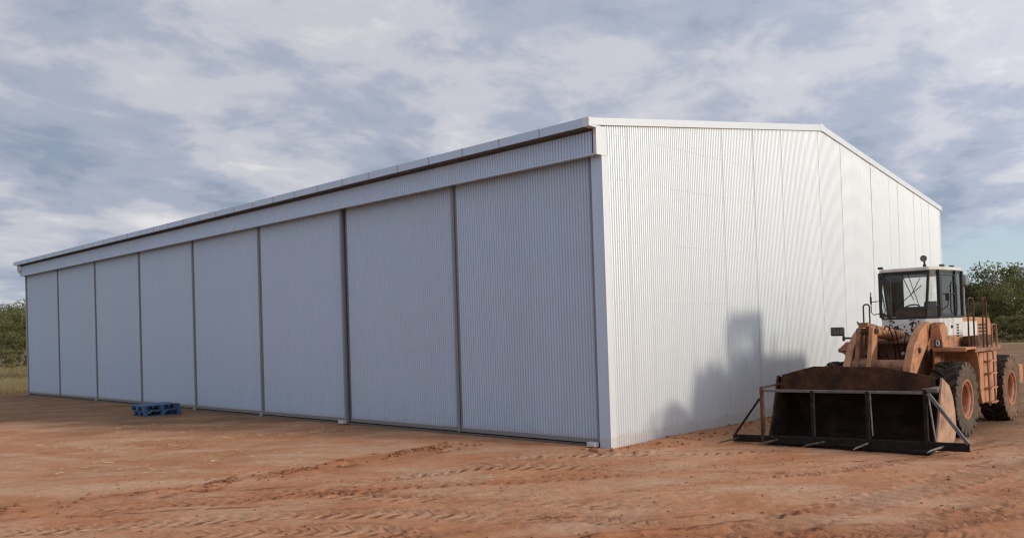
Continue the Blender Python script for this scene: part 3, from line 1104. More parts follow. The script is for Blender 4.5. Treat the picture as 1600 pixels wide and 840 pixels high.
# --- front frame, tower, boom
ff = MB().prism([(3.95, .75), (4.05, 1.25), (4.45, 1.55), (4.75, 2.18), (4.98, 2.26), (5.32, 2.10), (5.62, 1.25), (5.70, .95), (5.6, .55), (4.2, .5)], 'x', 0, .06)
for xx in (CX - .50, CX + .44):
    mm = MB()
    mm.v = [(p[0] + xx, p[1], p[2]) for p in ff.v]
    mm.f = ff.f
    P(mm, 'tower_plate', 'paint2', bevel=.008)
fr = MB().box(CX - .439, CX + .439, 4.15, 5.60, .62, .95).box(CX - .439, CX + .439, 5.15, 5.22, .951, 1.95).box(CX - .439, CX + .439, 4.30, 4.36, .951, 1.42)
P(fr, 'front_frame', 'paint2', bevel=.008)
P(MB().prism([(5.15, 1.95), (4.86, 1.84), (4.86, 1.90), (5.15, 2.0)], 'x', CX - .438, CX + .438), 'cross_plate', 'paint2')


def boom(xc, w, mat):
    poly = [(5.16, 2.20), (4.98, 2.27), (4.72, 2.22), (4.38, 2.02), (4.02, 1.60), (3.82, 1.15), (3.72, .72), (3.66, .56), (3.56, .50), (3.48, .58), (3.50, .72),
            (3.52, 1.02), (3.62, 1.46), (3.72, 1.56)]
    poly = [(5.14, 2.21), (4.98, 2.275), (4.70, 2.22), (4.36, 2.06), (4.05, 1.80), (3.80, 1.42), (3.66, 1.00), (3.58, .62), (3.56, .44), (3.66, .38), (3.76, .46),
            (3.86, .88), (4.02, 1.18), (4.30, 1.42), (4.62, 1.66), (4.95, 1.93), (5.14, 2.02)]
    o = P(MB().prism(poly, 'x', xc - w / 2, xc + w / 2), 'boom_arm', mat, bevel=.012)
    for (yy, zz_, r) in ((5.02, 2.12, .075), (3.66, .48, .07), (4.30, 1.72, .055)):
        P(MB().tube([(xc - w / 2 - .03, yy, zz_), (xc + w / 2 + .03, yy, zz_)], r, 14), 'pin', 'soot', o, bevel=.004)
    return o


boom(CX + .59, .15, 'paint')
boom(CX - .59, .15, 'paint')
P(MB().tube([(CX - .515, 3.98, 1.42), (CX + .515, 3.98, 1.42)], .13, 18), 'boom_cross_tube', 'paint2', bevel=.004)
# lift cylinders
for s in (-1, 1):
    xx = CX + s * .36
    lc = P(MB().tube([(xx, 5.45, .72), (xx, 4.80, 1.24)], .075, 14), 'lift_cylinder', 'paint2', bevel=.004, smooth=False)
    P(MB().tube([(xx, 4.80, 1.24), (xx, 4.28, 1.66)], .04, 12), 'rod', 'frame_steel', lc, bevel=0, smooth=True)
# bell crank on the cross tube
bc = MB().prism([(3.98, 1.24), (4.14, 1.40), (4.20, 1.78), (4.22, 2.16), (4.12, 2.25), (4.00, 2.19), (3.92, 1.80), (3.80, 1.46), (3.66, 1.12), (3.62, .98), (3.70, .92), (3.80, 1.0)], 'x', CX - .19, CX - .10)
bell = P(bc, 'bell_crank', 'paint', bevel=.012)
bc = MB().prism([(3.98, 1.24), (4.14, 1.40), (4.20, 1.78), (4.22, 2.10), (4.12, 2.19), (4.00, 2.13), (3.92, 1.80), (3.80, 1.46), (3.66, 1.12), (3.62, .98), (3.70, .92), (3.80, 1.0)], 'x', CX - .44, CX - .36)
P(bc, 'crank_plate', 'paint2', bell, bevel=.012)
P(MB().tube([(CX - .47, 4.11, 2.12), (CX - .07, 4.11, 2.12)], .06, 14), 'pin', 'rust', bell, bevel=.004)
P(MB().tube([(CX - .47, 3.98, 1.42), (CX - .06, 3.98, 1.42)], .165, 18), 'crank_boss', 'paint2', bell, bevel=.006)
P(MB().bar((CX - .145, 3.70, 1.0), (CX - .145, 3.46, .97), .08, .10), 'bucket_link', 'paint2', bell)
# tilt cylinder lying between bell crank and tower
tc_ = P(MB().tube([(CX - .27, 4.36, 2.13), (CX + .02, 5.16, 1.98)], .125, 20), 'tilt_cylinder', 'paint', bevel=.01)
P(MB().tube([(CX - .275, 4.12, 2.12), (CX - .27, 4.36, 2.125)], .055, 14), 'rod', 'soot', tc_, bevel=0, smooth=True)
P(MB().tube([(CX - .27, 4.335, 2.13), (CX - .262, 4.40, 2.118)], .137, 20), 'gland', 'soot', tc_, bevel=.006)
P(MB().box(CX - .40, CX - .22, 4.04, 4.20, 2.20, 2.30), 'rod_eye', 'paint2', tc_, bevel=.02)
# hoses
HO = [
    [(CX - .10, 4.60, 2.12), (CX - .02, 4.48, 2.22), (CX + .05, 4.55, 2.1), (CX + .06, 4.70, 1.75), (CX + .0, 4.9, 1.45)],
    [(CX - .02, 4.62, 2.10), (CX + .06, 4.50, 2.24), (CX + .13, 4.56, 2.1), (CX + .13, 4.72, 1.75), (CX + .1, 4.9, 1.45)],
    [(CX - .24, 4.50, 2.02), (CX - .20, 4.48, 1.85), (CX - .22, 4.6, 1.6), (CX - .16, 4.85, 1.40)],
    [(CX - .06, 4.60, 1.98), (CX - .05, 4.52, 1.80), (CX - .06, 4.6, 1.58), (CX - .02, 4.85, 1.42)],
    [(CX + .26, 4.9, 2.06), (CX + .24, 4.78, 1.95), (CX + .22, 4.8, 1.7), (CX + .2, 4.95, 1.5)],
]


def spline(pts, k=6):
    pts = [Vector(p) for p in pts]
    out = []
    q = [pts[0]] + pts + [pts[-1]]
    for i in range(1, len(q) - 2):
        for j in range(k):
            t = j / k
            a, b, c, d = q[i - 1], q[i], q[i + 1], q[i + 2]
            out.append(.5 * ((2 * b) + (c - a) * t + (2 * a - 5 * b + 4 * c - d) * t * t + (3 * b - a - 3 * c + d) * t ** 3))
    out.append(pts[-1])
    return out


for h in HO:
    P(MB().tube(spline(h), .012, 8), 'hose', 'hose', bevel=0, smooth=True)
P(MB().box(CX - .28, CX + .28, 4.88, 5.12, 1.30, 1.44), 'valve_block', 'soot', bevel=.02)

# --- front fenders, lamps, grab loop
for s in (-1, 1):
    xi, xo = CX + s * .74, CX + (1.36 if s > 0 else -1.18)
    a, b = min(xi, xo), max(xi, xo)
    fd = MB().prism([(4.86, 1.66), (4.87, 1.745), (5.52, 1.745), (5.68, 1.50), (5.76, 1.18), (5.72, 1.17), (5.64, 1.48), (5.50, 1.70), (4.90, 1.70)], 'x', a, b)
    fo = P(fd, 'front_fender', 'paint', bevel=.005)
    P(MB().prism([(4.90, 1.695), (4.90, 1.30), (5.2, 1.20), (5.70, 1.18), (5.63, 1.48), (5.49, 1.695)], 'x', xi - .02, xi + .02), 'fender_gusset', 'paint2', fo, bevel=.004)
    P(MB().box(min(xi, xo - s * .0), max(xi, xo), 4.835, 4.8595, 1.675, 1.748), 'fender_lip', 'paint', fo, bevel=.004)
# tower-side pedestal on the right with a square marker
ped = P(MB().prism([(4.90, 1.746), (5.40, 1.746), (5.36, 2.14), (5.20, 2.26), (5.0, 2.25), (4.92, 2.10)], 'x', CX + .69, CX + .88), 'tower_horn', 'paint', bevel=.012)
P(MB().prism([(CX + .68, 1.75), (CX + .94, 1.75), (CX + .88, 2.20), (CX + .80, 2.26), (CX + .72, 2.24)], 'y', 4.875, 4.899), 'horn_plate', 'paint', ped, bevel=.006)
mk = P(MB().box(CX + .775, CX + .905, 4.860, 4.874, 1.765, 1.915), 'marker_plate', 'soot', ped, bevel=.006)
o_ = []
for k in range(20):
    a = 2 * math.pi * k / 20
    o_.append((CX + .84 + .026 * math.copysign(abs(math.cos(a)) ** .6, math.cos(a)), 4.855, 1.84 + .055 * math.copysign(abs(math.sin(a)) ** .6, math.sin(a))))
P(MB().tube(o_ + [o_[0]], .011, 6), 'marker_ring', 'decal', ped, bevel=0)
# left side: peaked lamp box over the fender, work light and grab loop
P(MB().prism([(CX - 1.03, 1.70), (CX - .64, 1.74), (CX - .66, 1.80), (CX - .86, 1.90), (CX - 1.03, 1.75)], 'y', 4.50, 4.95), 'lamp_housing', 'paint', bevel=.012)
P(MB().prism([(CX - 1.0, 1.70), (CX - .66, 1.735), (CX - .66, 1.35), (CX - .84, 1.35), (CX - .90, 1.60)], 'y', 4.54, 4.92), 'lamp_pedestal', 'paint2', bevel=.01)
hl = P(MB().box(CX - 1.14, CX - .87, 4.36, 4.48, 2.03, 2.215), 'headlight', 'black', bevel=.025)
P(MB().box(CX - 1.115, CX - .895, 4.35, 4.3599, 2.055, 2.19), 'lens', 'lamp_glass', hl, bevel=.004)
for k in range(1, 4):
    P(MB().box(CX - 1.14 + .27 * k / 4 - .004, CX - 1.14 + .27 * k / 4 + .004, 4.338, 4.3495, 2.04, 2.205), 'guard_bar', 'black', hl, bevel=0)
P(MB().box(CX - .90, CX - .86, 4.40, 4.45, 1.92, 2.03).box(CX - .859, CX - .56, 4.40, 4.45, 1.96, 2.0), 'lamp_bracket', 'soot')


def loop_rail(pts, r, name, mat, k=5):
    return P(MB().tube(pts, r, 8), name, mat, bevel=0, smooth=True)


def uloop(x, y0, y1, z0, z1, axis_='x', rad=.06):
    """upside-down U rail"""
    pts = [(y0, z0)]
    for a in range(0, 91, 15):
        pts.append((y0 + rad - rad * math.cos(R(a)), z1 - rad + rad * math.sin(R(a))))
    for a in range(90, -1, -15):
        pts.append((y1 - rad + rad * math.cos(R(a)), z1 - rad + rad * math.sin(R(a))))
    pts.append((y1, z0))
    return [(x, p[0], p[1]) for p in pts] if axis_ == 'x' else [(p[0], x, p[1]) for p in pts]


loop_rail(uloop(4.95, CX - .65, CX - .52, 1.75, 2.68, 'y', .055), .017, 'grab_loop', 'soot')
P(MB().bar((CX - .66, 4.62, 2.32), (CX - .57, 4.66, 2.12), .02, .04), 'control_lever', 'frame_steel')

# --- articulation and rear frame
P(MB().box(CX - .22, CX + .22, 5.60, 6.0, .55, .70).box(CX - .22, CX + .22, 5.60, 6.0, 1.05, 1.18).box(CX - .12, CX + .12, 5.72, 5.92, .45, 1.25), 'hitch', 'paint2', bevel=.01)
P(MB().box(CX - .40, CX + .40, 5.95, 9.4, .60, 1.25).box(CX - .56, CX + .56, 6.2, 9.5, 1.2501, 1.62), 'rear_frame', 'paint2', bevel=.01)
for s in (-1, 1):
    a, b = sorted((CX + s * .58, CX + s * 1.31))
    tk = P(MB().prism([(5.93, 1.60), (5.90, .80), (6.02, .55), (7.0, .55), (7.10, .72), (7.18, 1.60)], 'x', a, b), 'side_tank', 'paint', bevel=.015)
    dk = P(MB().box(CX + s * .58 if s > 0 else CX - 1.37, CX + 1.37 if s > 0 else CX - .58, 5.42, 7.25, 1.63, 1.70), 'deck', 'paint2', bevel=.006)
    xo = CX + s * .90
    P(MB().box(min(CX + s * .62, xo), max(CX + s * .62, xo), 7.2501, 9.2, 1.61, 1.66), 'rear_fender', 'paint', bevel=.006)
    # ladder
    ld = MB()
    xl = CX + s * 1.335
    for yy in (6.20, 6.62):
        ld.tube([(xl, yy, 1.66), (xl + s * .05, yy, 1.58), (xl + s * .055, yy + .02, .50)], .018, 8)
    lad = P(ld, 'ladder', 'paint2', bevel=0, smooth=True)
    for zz_ in (.56, .86, 1.16, 1.42):
        P(MB().box(xl - .0 if s > 0 else xl - .11, xl + .11 if s > 0 else xl, 6.185, 6.655, zz_ - .014, zz_ + .014), 'rung', 'paint', lad, bevel=.004)
    # hand rails along the deck
    if s > 0:
        loop_rail(uloop(CX + s * 1.16, 5.78, 6.16, 1.70, 2.74, 'x', .10), .017, 'hand_rail', 'rust')
        loop_rail(uloop(CX + s * 1.28, 6.36, 6.62, 1.70, 2.74, 'x', .05), .017, 'hand_rail', 'rust')
    loop_rail(uloop(CX + s * 1.31, 6.86, 7.22, 1.70, 2.17, 'x', .07), .018, 'hand_rail', 'paint2')
    P(MB().box(min(CX + s * .75, CX + s * .95), max(CX + s * .75, CX + s * .95), 6.80, 8.30, 1.701, 1.93), 'battery_box', 'rust', bevel=.012)
# engine hood, rear
hd_ = P(MB().prism([(7.16, 1.63), (9.55, 1.63), (9.60, 2.10), (9.45, 2.32), (7.16, 2.36)], 'x', CX - .62, CX + .62), 'engine_hood', 'paint', bevel=.03)
for s in (-1, 1):
    P(MB().box(CX + s * .62 - (.012 if s < 0 else -.001), CX + s * .62 + (.012 if s > 0 else -.001), 7.16, 8.35, 1.86, 2.25), 'white_side_panel', 'white', hd_, bevel=.003)
    for k in range(6):
        P(MB().box(CX + s * .62 - (.012 if s < 0 else -.001), CX + s * .62 + (.012 if s > 0 else -.001), 8.5, 9.2, 1.74 + k * .08, 1.78 + k * .08), 'louvre', 'vent', hd_, bevel=.002)
P(MB().tube([(CX + .28, 7.9, 2.34), (CX + .28, 7.9, 2.9), (CX + .28, 8.02, 3.02)], .055, 12), 'exhaust_pipe', 'rust', bevel=0, smooth=True)
cwt = P(MB().prism([(CX - 1.22, 9.40), (CX + 1.22, 9.40), (CX + 1.22, 9.75), (CX + .9, 10.0), (CX - .9, 10.0), (CX - 1.22, 9.75)], 'z', .72, 1.18), 'counterweight', 'paint', bevel=.03)

# --- cab
# plan (half widths): windscreen front, corner posts, widest, rear
CZ0, CZ1, CZ2 = 1.70, 2.36, 3.36


def plan(z):
    t = (z - CZ1) / (CZ2 - CZ1)
    t = max(0, min(1, t))
    fw = .385 + .085 * t
    fy_ = 5.66 - .02 * t
    return [(CX - fw, fy_), (CX + fw, fy_), (CX + .60, 5.84), (CX + .69, 6.60), (CX + .69, 7.08), (CX - .69, 7.08), (CX - .69, 6.60), (CX - .60, 5.84)]


low_ = MB().loft([[(p[0], p[1], z) for p in plan(CZ1)] for z in (CZ0 + .001, 1.96)])
cab = P(low_, 'cab', 'paint', bevel=.01)
P(MB().loft([[(p[0], p[1], z) for p in plan(CZ1)] for z in (1.961, CZ1 - .02)]), 'cab_body', 'white', cab, bevel=.008)
P(MB().box(CX - .372, CX + .372, 5.645, 5.6595, 1.98, CZ1 - .03), 'front_panel', 'spotted', cab, bevel=.004)
P(MB().loft([[(CX + (p[0] - CX) * k, 6.35 + (p[1] - 6.35) * k, z) for p in plan(CZ1)] for k, z in ((1.012, CZ1 - .0199), (1.012, CZ1 + .025))]), 'window_sill', 'black', cab, bevel=.004)
# roof
P(MB().loft([[(CX + (p[0] - CX) * k, 6.35 + (p[1] - 6.35) * k, z) for p in plan(CZ2)] for k, z in ((1.0, CZ2 + .0), (1.03, CZ2 + .015), (1.03, CZ2 + .065), (.99, CZ2 + .078))]), 'cab_roof', 'white', cab, bevel=.008)
P(MB().box(CX - .48, CX + .48, 5.575, 5.612, CZ2 + .005, CZ2 + .055), 'visor', 'white', cab, bevel=.006)
pl0, pl1 = plan(CZ1), plan(CZ2)
zc0, zc1 = CZ1 + .02, CZ2 + .005
posts_w = [.05, .05, .075, .07, .07, .07, .07, .075]
for k in range(8):
    a = (pl0[k][0], pl0[k][1], zc0)
    b = (pl1[k][0], pl1[k][1], zc1)
    P(MB().bar(a, b, posts_w[k], posts_w[k], (0, 1, 0)), 'cab_post', 'black', cab, bevel=.006)
# header ring under the roof
P(MB().loft([[(CX + (p[0] - CX) * 1.0, 6.35 + (p[1] - 6.35) * 1.0, z) for p in pl1] for z in (CZ2 - .075, CZ2 - .001)]), 'head_lining', 'black', cab, bevel=0)
# panes
names = ['windscreen', 'corner_pane', 'door_pane', 'side_pane', 'rear_pane', 'side_pane', 'door_pane', 'corner_pane']
for k in range(8):
    j = (k + 1) % 8
    a0, a1 = Vector((*pl0[k], zc0 + .01)), Vector((*pl0[j], zc0 + .01))
    b0, b1 = Vector((*pl1[k], CZ2 - .07)), Vector((*pl1[j], CZ2 - .07))
    nrm = (a1 - a0).cross(Vector((0, 0, 1))).normalized() * .003
    vs = [a0 - nrm, a1 - nrm, b1 - nrm, b0 - nrm, a0 + nrm, a1 + nrm, b1 + nrm, b0 + nrm]
    if names[k] == 'rear_pane':
        # rear wall: dark panel behind the seat on the left half, window on the right
        P(MB().box(CX - .66, CX + .66, 7.05, 7.07, CZ1, CZ1 + .26).box(CX - .66, CX - .53, 7.05, 7.07, CZ1 + .2601, CZ2 - .07), 'rear_panel', 'blue_cloth', cab, bevel=.003)
        P(MB().box(CX - .5299, CX + .66, 7.055, 7.062, CZ1 + .2601, CZ2 - .075), 'rear_pane', 'glass', cab, bevel=0)
        continue
    mm = MB().add(vs, [(0, 1, 2, 3), (7, 6, 5, 4), (0, 4, 5, 1), (1, 5, 6, 2), (2, 6, 7, 3), (3, 7, 4, 0)])
    P(mm, names[k], 'glass', cab, bevel=0)
# door frame on the side facing the camera, with handle
for s in (-1, 1):
    dfp = [(CX + s * .625, 5.90), (CX + s * .70, 6.56)]
    dm = MB()
    dm.tube([(dfp[0][0], dfp[0][1], 2.42), (dfp[0][0], dfp[0][1], 3.26)], .018, 6)
    dm.tube([(dfp[1][0], dfp[1][1], 2.42), (dfp[1][0], dfp[1][1], 3.26)], .018, 6)
    for zz_ in (2.42, 2.86, 3.26):
        dm.tube([(dfp[0][0], dfp[0][1], zz_), (dfp[1][0], dfp[1][1], zz_)], .015, 6)
    P(dm, 'door_frame', 'black', cab, bevel=0)
    P(MB().tube([(CX + s * .71, 6.50, 2.42), (CX + s * .75, 6.52, 2.50), (CX + s * .75, 6.52, 3.05), (CX + s * .71, 6.50, 3.12)], .012, 6), 'grab_handle', 'black', cab, bevel=0)
    for k in range(5):
        P(MB().box(CX + s * .692 - (.008 if s < 0 else 0), CX + s * .692 + (.008 if s > 0 else 0), 6.62 + 0, 6.76, 1.93 + k * .06, 1.965 + k * .06), 'vent_slot', 'vent', cab, bevel=0)
    P(MB().box(CX + s * .665 - .02, CX + s * .665 + .02, 6.35, 6.42, 2.12, 2.18), 'door_latch', 'black', cab, bevel=.004)
# mirrors and their arms
ml = P(MB().tube([(CX - .60, 5.86, 2.48), (CX - .76, 5.80, 2.46), (CX - .80, 5.78, 2.52), (CX - .80, 5.78, 2.96)], .011, 6), 'mirror_arm', 'black', cab, bevel=0)
P(MB().tube([(CX - .60, 5.86, 2.76), (CX - .80, 5.78, 2.74)], .009, 6), 'mirror_arm', 'black', cab, bevel=0)
P(MB().box(CX - .82, CX - .78, 5.77, 5.79, 2.70, 2.86), 'mirror_stub', 'black', cab, bevel=.004)
P(MB().tube([(CX + .62, 5.86, 2.50), (CX + .78, 5.80, 2.60), (CX + .80, 5.78, 2.80)], .011, 6), 'mirror_arm', 'black', cab, bevel=0)
P(MB().box(CX + .74, CX + .82, 5.765, 5.785, 2.70, 2.86), 'wing_mirror', 'black', cab, bevel=.02)
# roof lamps
for xx, yy in ((CX - .50, 5.60), (CX + .60, 6.1), (CX + .60, 6.75)):
    P(MB().box(xx - .05, xx + .05, yy - .04, yy + .04, CZ2 + .079, CZ2 + .13), 'roof_lamp', 'black' if xx < CX else 'grey_plastic', cab, bevel=.012)
sp_l = P(MB().tube([(CX + .30, 5.95, CZ2 + .11), (CX + .30, 5.95, CZ2 + .22)], .022, 8).box(CX + .27, CX + .33, 5.93, 5.97, CZ2 + .079, CZ2 + .14), 'spot_lamp_stem', 'black', cab, bevel=0)
mm = MB()
ctr = Vector((CX + .29, 5.93, CZ2 + .27))
rings = []
dirv = Vector((.28, -1, .02)).normalized()
x_ = dirv.cross(Vector((0, 0, 1))).normalized()
y_ = x_.cross(dirv)
for r_, t in ((.02, -.055), (.05, -.04), (.066, -.01), (.070, .015), (.064, .02), (.060, .014), (.015, .01)):
    rings.append([ctr + dirv * t + (x_ * math.cos(2 * math.pi * k / 20) + y_ * math.sin(2 * math.pi * k / 20)) * r_ for k in range(20)])
P(mm.loft(rings), 'spot_lamp', 'grey_plastic', cab, bevel=0, smooth=True)
# air intake stack behind the cab
st_ = P(MB().tube([(CX + .66, 7.30, 2.36), (CX + .66, 7.30, 3.04)], .03, 12), 'intake_stack', 'frame_steel', bevel=0, smooth=True)
P(MB().tube([(CX + .66, 7.30, 3.02), (CX + .66, 7.30, 3.06), (CX + .66, 7.30, 3.20), (CX + .66, 7.30, 3.27), (CX + .66, 7.30, 3.30)], [.06, .12, .125, .09, .02], 16), 'intake_cap', 'grey_plastic', st_, bevel=0, smooth=True)
# wipers
P(MB().bar((CX - .08, 5.615, CZ2 - .03), (CX + .16, 5.625, 2.74), .012, .014), 'wiper_arm', 'black', cab, bevel=0)
P(MB().bar((CX - .30, 5.630, 2.52), (CX + .33, 5.622, 3.05), .012, .014), 'wiper_blade', 'black', cab, bevel=0)
P(MB().bar((CX + .05, 5.615, CZ2 - .03), (CX + .27, 5.625, 2.60), .010, .012), 'wiper_arm', 'black', cab, bevel=0)
P(MB().bar((CX + .14, 5.617, 2.90), (CX + .30, 5.617, 3.2), .010, .012), 'wiper_blade', 'black', cab, bevel=0)
# seat, wheel, console
P(MB().box(CX - .05, CX + .45, 6.30, 6.80, 2.18, 2.42).prism([(6.72, 2.42), (6.86, 2.42), (6.92, 2.70), (6.82, 2.74)], 'x', CX - .03, CX + .43), 'seat', 'blue_cloth', cab, bevel=.04)
con = P(MB().prism([(5.76, CZ1 + .03), (6.0, CZ1 + .03), (6.04, 2.52), (5.84, 2.58)], 'x', CX - .02, CX + .52), 'console', 'soot', cab, bevel=.02)
wc = Vector((CX - .05, 6.10, 2.56))
ax_ = Vector((0, -.55, .83)).normalized()
xw = Vector((1, 0, 0))
yw = ax_.cross(xw)
ring = [wc + (xw * math.cos(2 * math.pi * k / 24) + yw * math.sin(2 * math.pi * k / 24)) * .17 for k in range(25)]
P(MB().tube(ring, .016, 8), 'steering_wheel', 'black', cab, bevel=0)
P(MB().tube([wc, wc - ax_ * .25], .03, 8).bar(wc - xw * .16, wc + xw * .16, .03, .015), 'steering_column', 'black', cab, bevel=0)

# ------------------------------------------------------------------ two stacked plastic pallets
def pallet(loc, rz, label):
    root = empty('pallet', loc)
    root.rotation_euler.z = rz
    tag(root, label, 'pallet', 'blue pallets stacked by the shed doors')
    w, d, h = 1.16, 1.16, .172
    for k in range(7):
        ya = -d / 2 + k * (d / 7) + .012
        MB().box(-w / 2, w / 2, ya, ya + d / 7 - .03, h - .026, h).build('deck_slat', 'pallet', root, bevel=.004)
    for xx in (-w / 2, -.075, w / 2 - .15):
        MB().box(xx, xx + .15, -d / 2, d / 2, .0, .022).build('base_runner', 'pallet', root, bevel=.004)
    for yy in (-d / 2, -.06, d / 2 - .12):
        MB().box(-w / 2 + .002, w / 2 - .002, yy + .001, yy + .119, h - .05, h - .0262).build('stringer', 'pallet', root, bevel=.003)
        for xx in (-w / 2 + .003, -.073, w / 2 - .153):
            MB().box(xx, xx + .15, yy + .002, yy + .118, .0222, h - .0502).build('block', 'pallet', root, bevel=.01)
    return root


pz = max(0.0, ground_z(-17.4, -1.7))
pallet((-17.28, -1.52, pz + .01), R(-6), 'lower of the two stacked blue plastic pallets by the doors')
pallet((-17.33, -1.56, pz + .186), R(-3), 'upper blue plastic pallet, resting on another by the shed doors')

# ------------------------------------------------------------------ trees


def tree_meshes(seed, h, spread, nclump, nleaf, leafsize, bare=.28):
    r = random.Random(seed)
    tr = MB()
    lean = (r.uniform(-.08, .08), r.uniform(-.08, .08))
    clumps = []
    fork = h * r.uniform(bare * .7, bare * 1.2)
    top = Vector((lean[0] * h, lean[1] * h, h * .78))
    tr.tube([(0, 0, -.3), (lean[0] * fork * .5, lean[1] * fork * .5, fork * .5), (lean[0] * fork, lean[1] * fork, fork), (top.x * .8, top.y * .8, h * .6), tuple(top)],
            [h * .026, h * .021, h * .018, h * .011, h * .004], 7)
    for k in range(nclump):
        a = k * 2.4 + r.uniform(-.5, .5)
        zf = r.uniform(bare + .08, .95)
        wid = spread * (1 - ((zf - .58) / .62) ** 2) ** .5 if abs(zf - .58) < .6 else .2
        rad = wid * r.uniform(.35, 1.0)
        c = Vector((lean[0] * h * zf + math.cos(a) * rad, lean[1] * h * zf + math.sin(a) * rad, h * zf))
        clumps.append((c, r.uniform(.10, .19) * h))
        z0 = r.uniform(bare * .8, min(zf, .6)) * h
        p0 = Vector((lean[0] * z0, lean[1] * z0, z0))
        mid = p0.lerp(c, .5) + Vector((r.uniform(-.1, .1), r.uniform(-.1, .1), -.02)) * h * .5
        tr.tube([p0, mid, c], [h * .010, h * .006, h * .002], 5)
    n = nclump * nleaf
    rg = np.random.default_rng(seed)
    cc = np.array([list(c[0]) for c in clumps])
    rr = np.array([c[1] for c in clumps])
    ci = rg.integers(0, nclump, n)
    dv = rg.normal(size=(n, 3))
    dv /= np.linalg.norm(dv, axis=1)[:, None]
    rad = rg.random(n) ** .45
    pos = cc[ci] + dv * (rr[ci] * rad)[:, None] * np.array([1.15, 1.15, .72])
    t1 = rg.normal(size=(n, 3))
    t1[:, 2] -= .5
    t1 /= np.linalg.norm(t1, axis=1)[:, None]
    t2 = np.cross(t1, rg.normal(size=(n, 3)))
    t2 /= np.linalg.norm(t2, axis=1)[:, None]
    sz = leafsize * rg.uniform(.6, 1.3, n)[:, None]
    v = np.stack([pos - t1 * sz, pos + t2 * sz * .42, pos + t1 * sz, pos - t2 * sz * .42], 1).reshape(-1, 3)
    f = np.arange(n * 4).reshape(-1, 4)
    me = bpy.data.meshes.new('crown')
    me.from_pydata(v.tolist(), [], f.tolist())
    tm = bpy.data.meshes.new('trunk')
    tm.from_pydata([tuple(p) for p in tr.v], [], tr.f)
    tm.materials.append(MAT['bark'])
    tm.polygons.foreach_set('use_smooth', [True] * len(tm.polygons))
    return tm, me


VAR = []
for k, (h, sp_r, nc, nl, ls) in enumerate([(7.2, 2.3, 30, 190, .14), (6.4, 2.4, 28, 190, .14), (8.2, 2.3, 30, 200, .15), (5.2, 2.3, 26, 180, .13), (3.4, 1.9, 22, 170, .11), (6.8, 1.9, 20, 150, .13)]):
    tm, cm = tree_meshes(100 + k, h, sp_r, nc, nl, ls, .30 if k < 3 else (.10 if k == 4 else .24))
    cm.materials.append(MAT[('leaf1', 'leaf2', 'leaf3')[k % 3]])
    VAR.append((tm, cm, h))


def tree(x, y, k, s, label, group, name='tree', cat='tree'):
    tm, cm, h = VAR[k]
    root = empty(name, (x, y, ground_z(x, y) - .05))
    root.rotation_euler.z = random.uniform(0, 6.28)
    root.scale = (s, s, s * random.uniform(.92, 1.08))
    tag(root, label, cat, group)
    for nm, me in (('trunk', tm), ('crown', cm)):
        o = bpy.data.objects.new(nm, me)
        col.objects.link(o)
        o.parent = root
    return root


def at(px, dist):
    """ground point in the direction of photograph column px, dist metres out"""
    s_ = (px - 800) / FPX
    return (CAM.x + dist * (Fv[0] + s_ * Rv[0]), CAM.y + dist * (Fv[1] + s_ * Rv[1]))


# right-hand bank of scrub behind the loader
ORD = ['leftmost', 'second', 'third', 'fourth', 'fifth', 'sixth', 'seventh', 'eighth', 'ninth', 'tenth', 'eleventh', 'twelfth', 'thirteenth', 'fourteenth', 'fifteenth']


def bank(rows, where, treegroup, shrubgroup):
    """rows of (photo column, distance, variant, scale); labels count from the left within each kind"""
    for shrub in (False, True):
        part_ = sorted(q for q in rows if (q[2] == 4) == shrub)
        for i, (px, d, k, s) in enumerate(part_):
            x, y = at(px, d)
            kind = 'low bushy shrub' if shrub else 'gum tree'
            o_w = ORD[i] + (' ' + kind if i == 0 else ' ' + kind + ' from the left')
            tree(x, y, k, s * (.86 if 'shed' in where else .95), o_w + ' ' + where, shrubgroup if shrub else treegroup, 'shrub' if shrub else 'gum_tree', 'shrub' if shrub else 'tree')


bank([(1500, 92, 1, .80), (1522, 84, 4, 1.15), (1535, 96, 3, 1.12), (1556, 80, 4, 1.1), (1568, 88, 5, 1.22), (1585, 78, 3, 1.05), (1600, 92, 2, .90), (1615, 79, 4, 1.2), (1640, 84, 1, 1.0),
      (1512, 76, 4, .9), (1575, 74, 4, .78), (1545, 98, 2, .84), (1690, 80, 0, 1), (1745, 84, 3, 1.1), (1527, 90, 0, .86), (1604, 73, 4, .7)],
     'in the scrub behind the loader', 'gum trees behind the loader', 'low shrubs behind the loader')
for px, d, k, s in ((1478, 97, 0, .8), (1452, 90, 3, .9), (1428, 98, 1, .82), (1396, 93, 2, .72), (1360, 100, 0, .75), (1320, 96, 1, .78)):
    x, y = at(px, d)
    tree(x, y, k, s, 'gum tree standing out of sight behind the far corner of the end wall', 'gum trees hidden by the end wall', 'gum_tree', 'tree')
bank([(-60, 118, 2, 1.05), (-22, 112, 0, 1.15), (2, 104, 5, 1.05), (14, 122, 2, 1.12), (28, 110, 1, 1.22), (40, 118, 0, 1.22), (60, 112, 3, 1.4), (-95, 108, 1, 1.2), (8, 92, 4, .8), (36, 95, 4, .7),
      (20, 135, 2, 1.3), (48, 136, 2, 1.35), (24, 98, 3, .95)],
     'past the far end of the shed', 'gum trees past the far end of the shed', 'low shrubs past the far end of the shed')

# ------------------------------------------------------------------ loose stuff


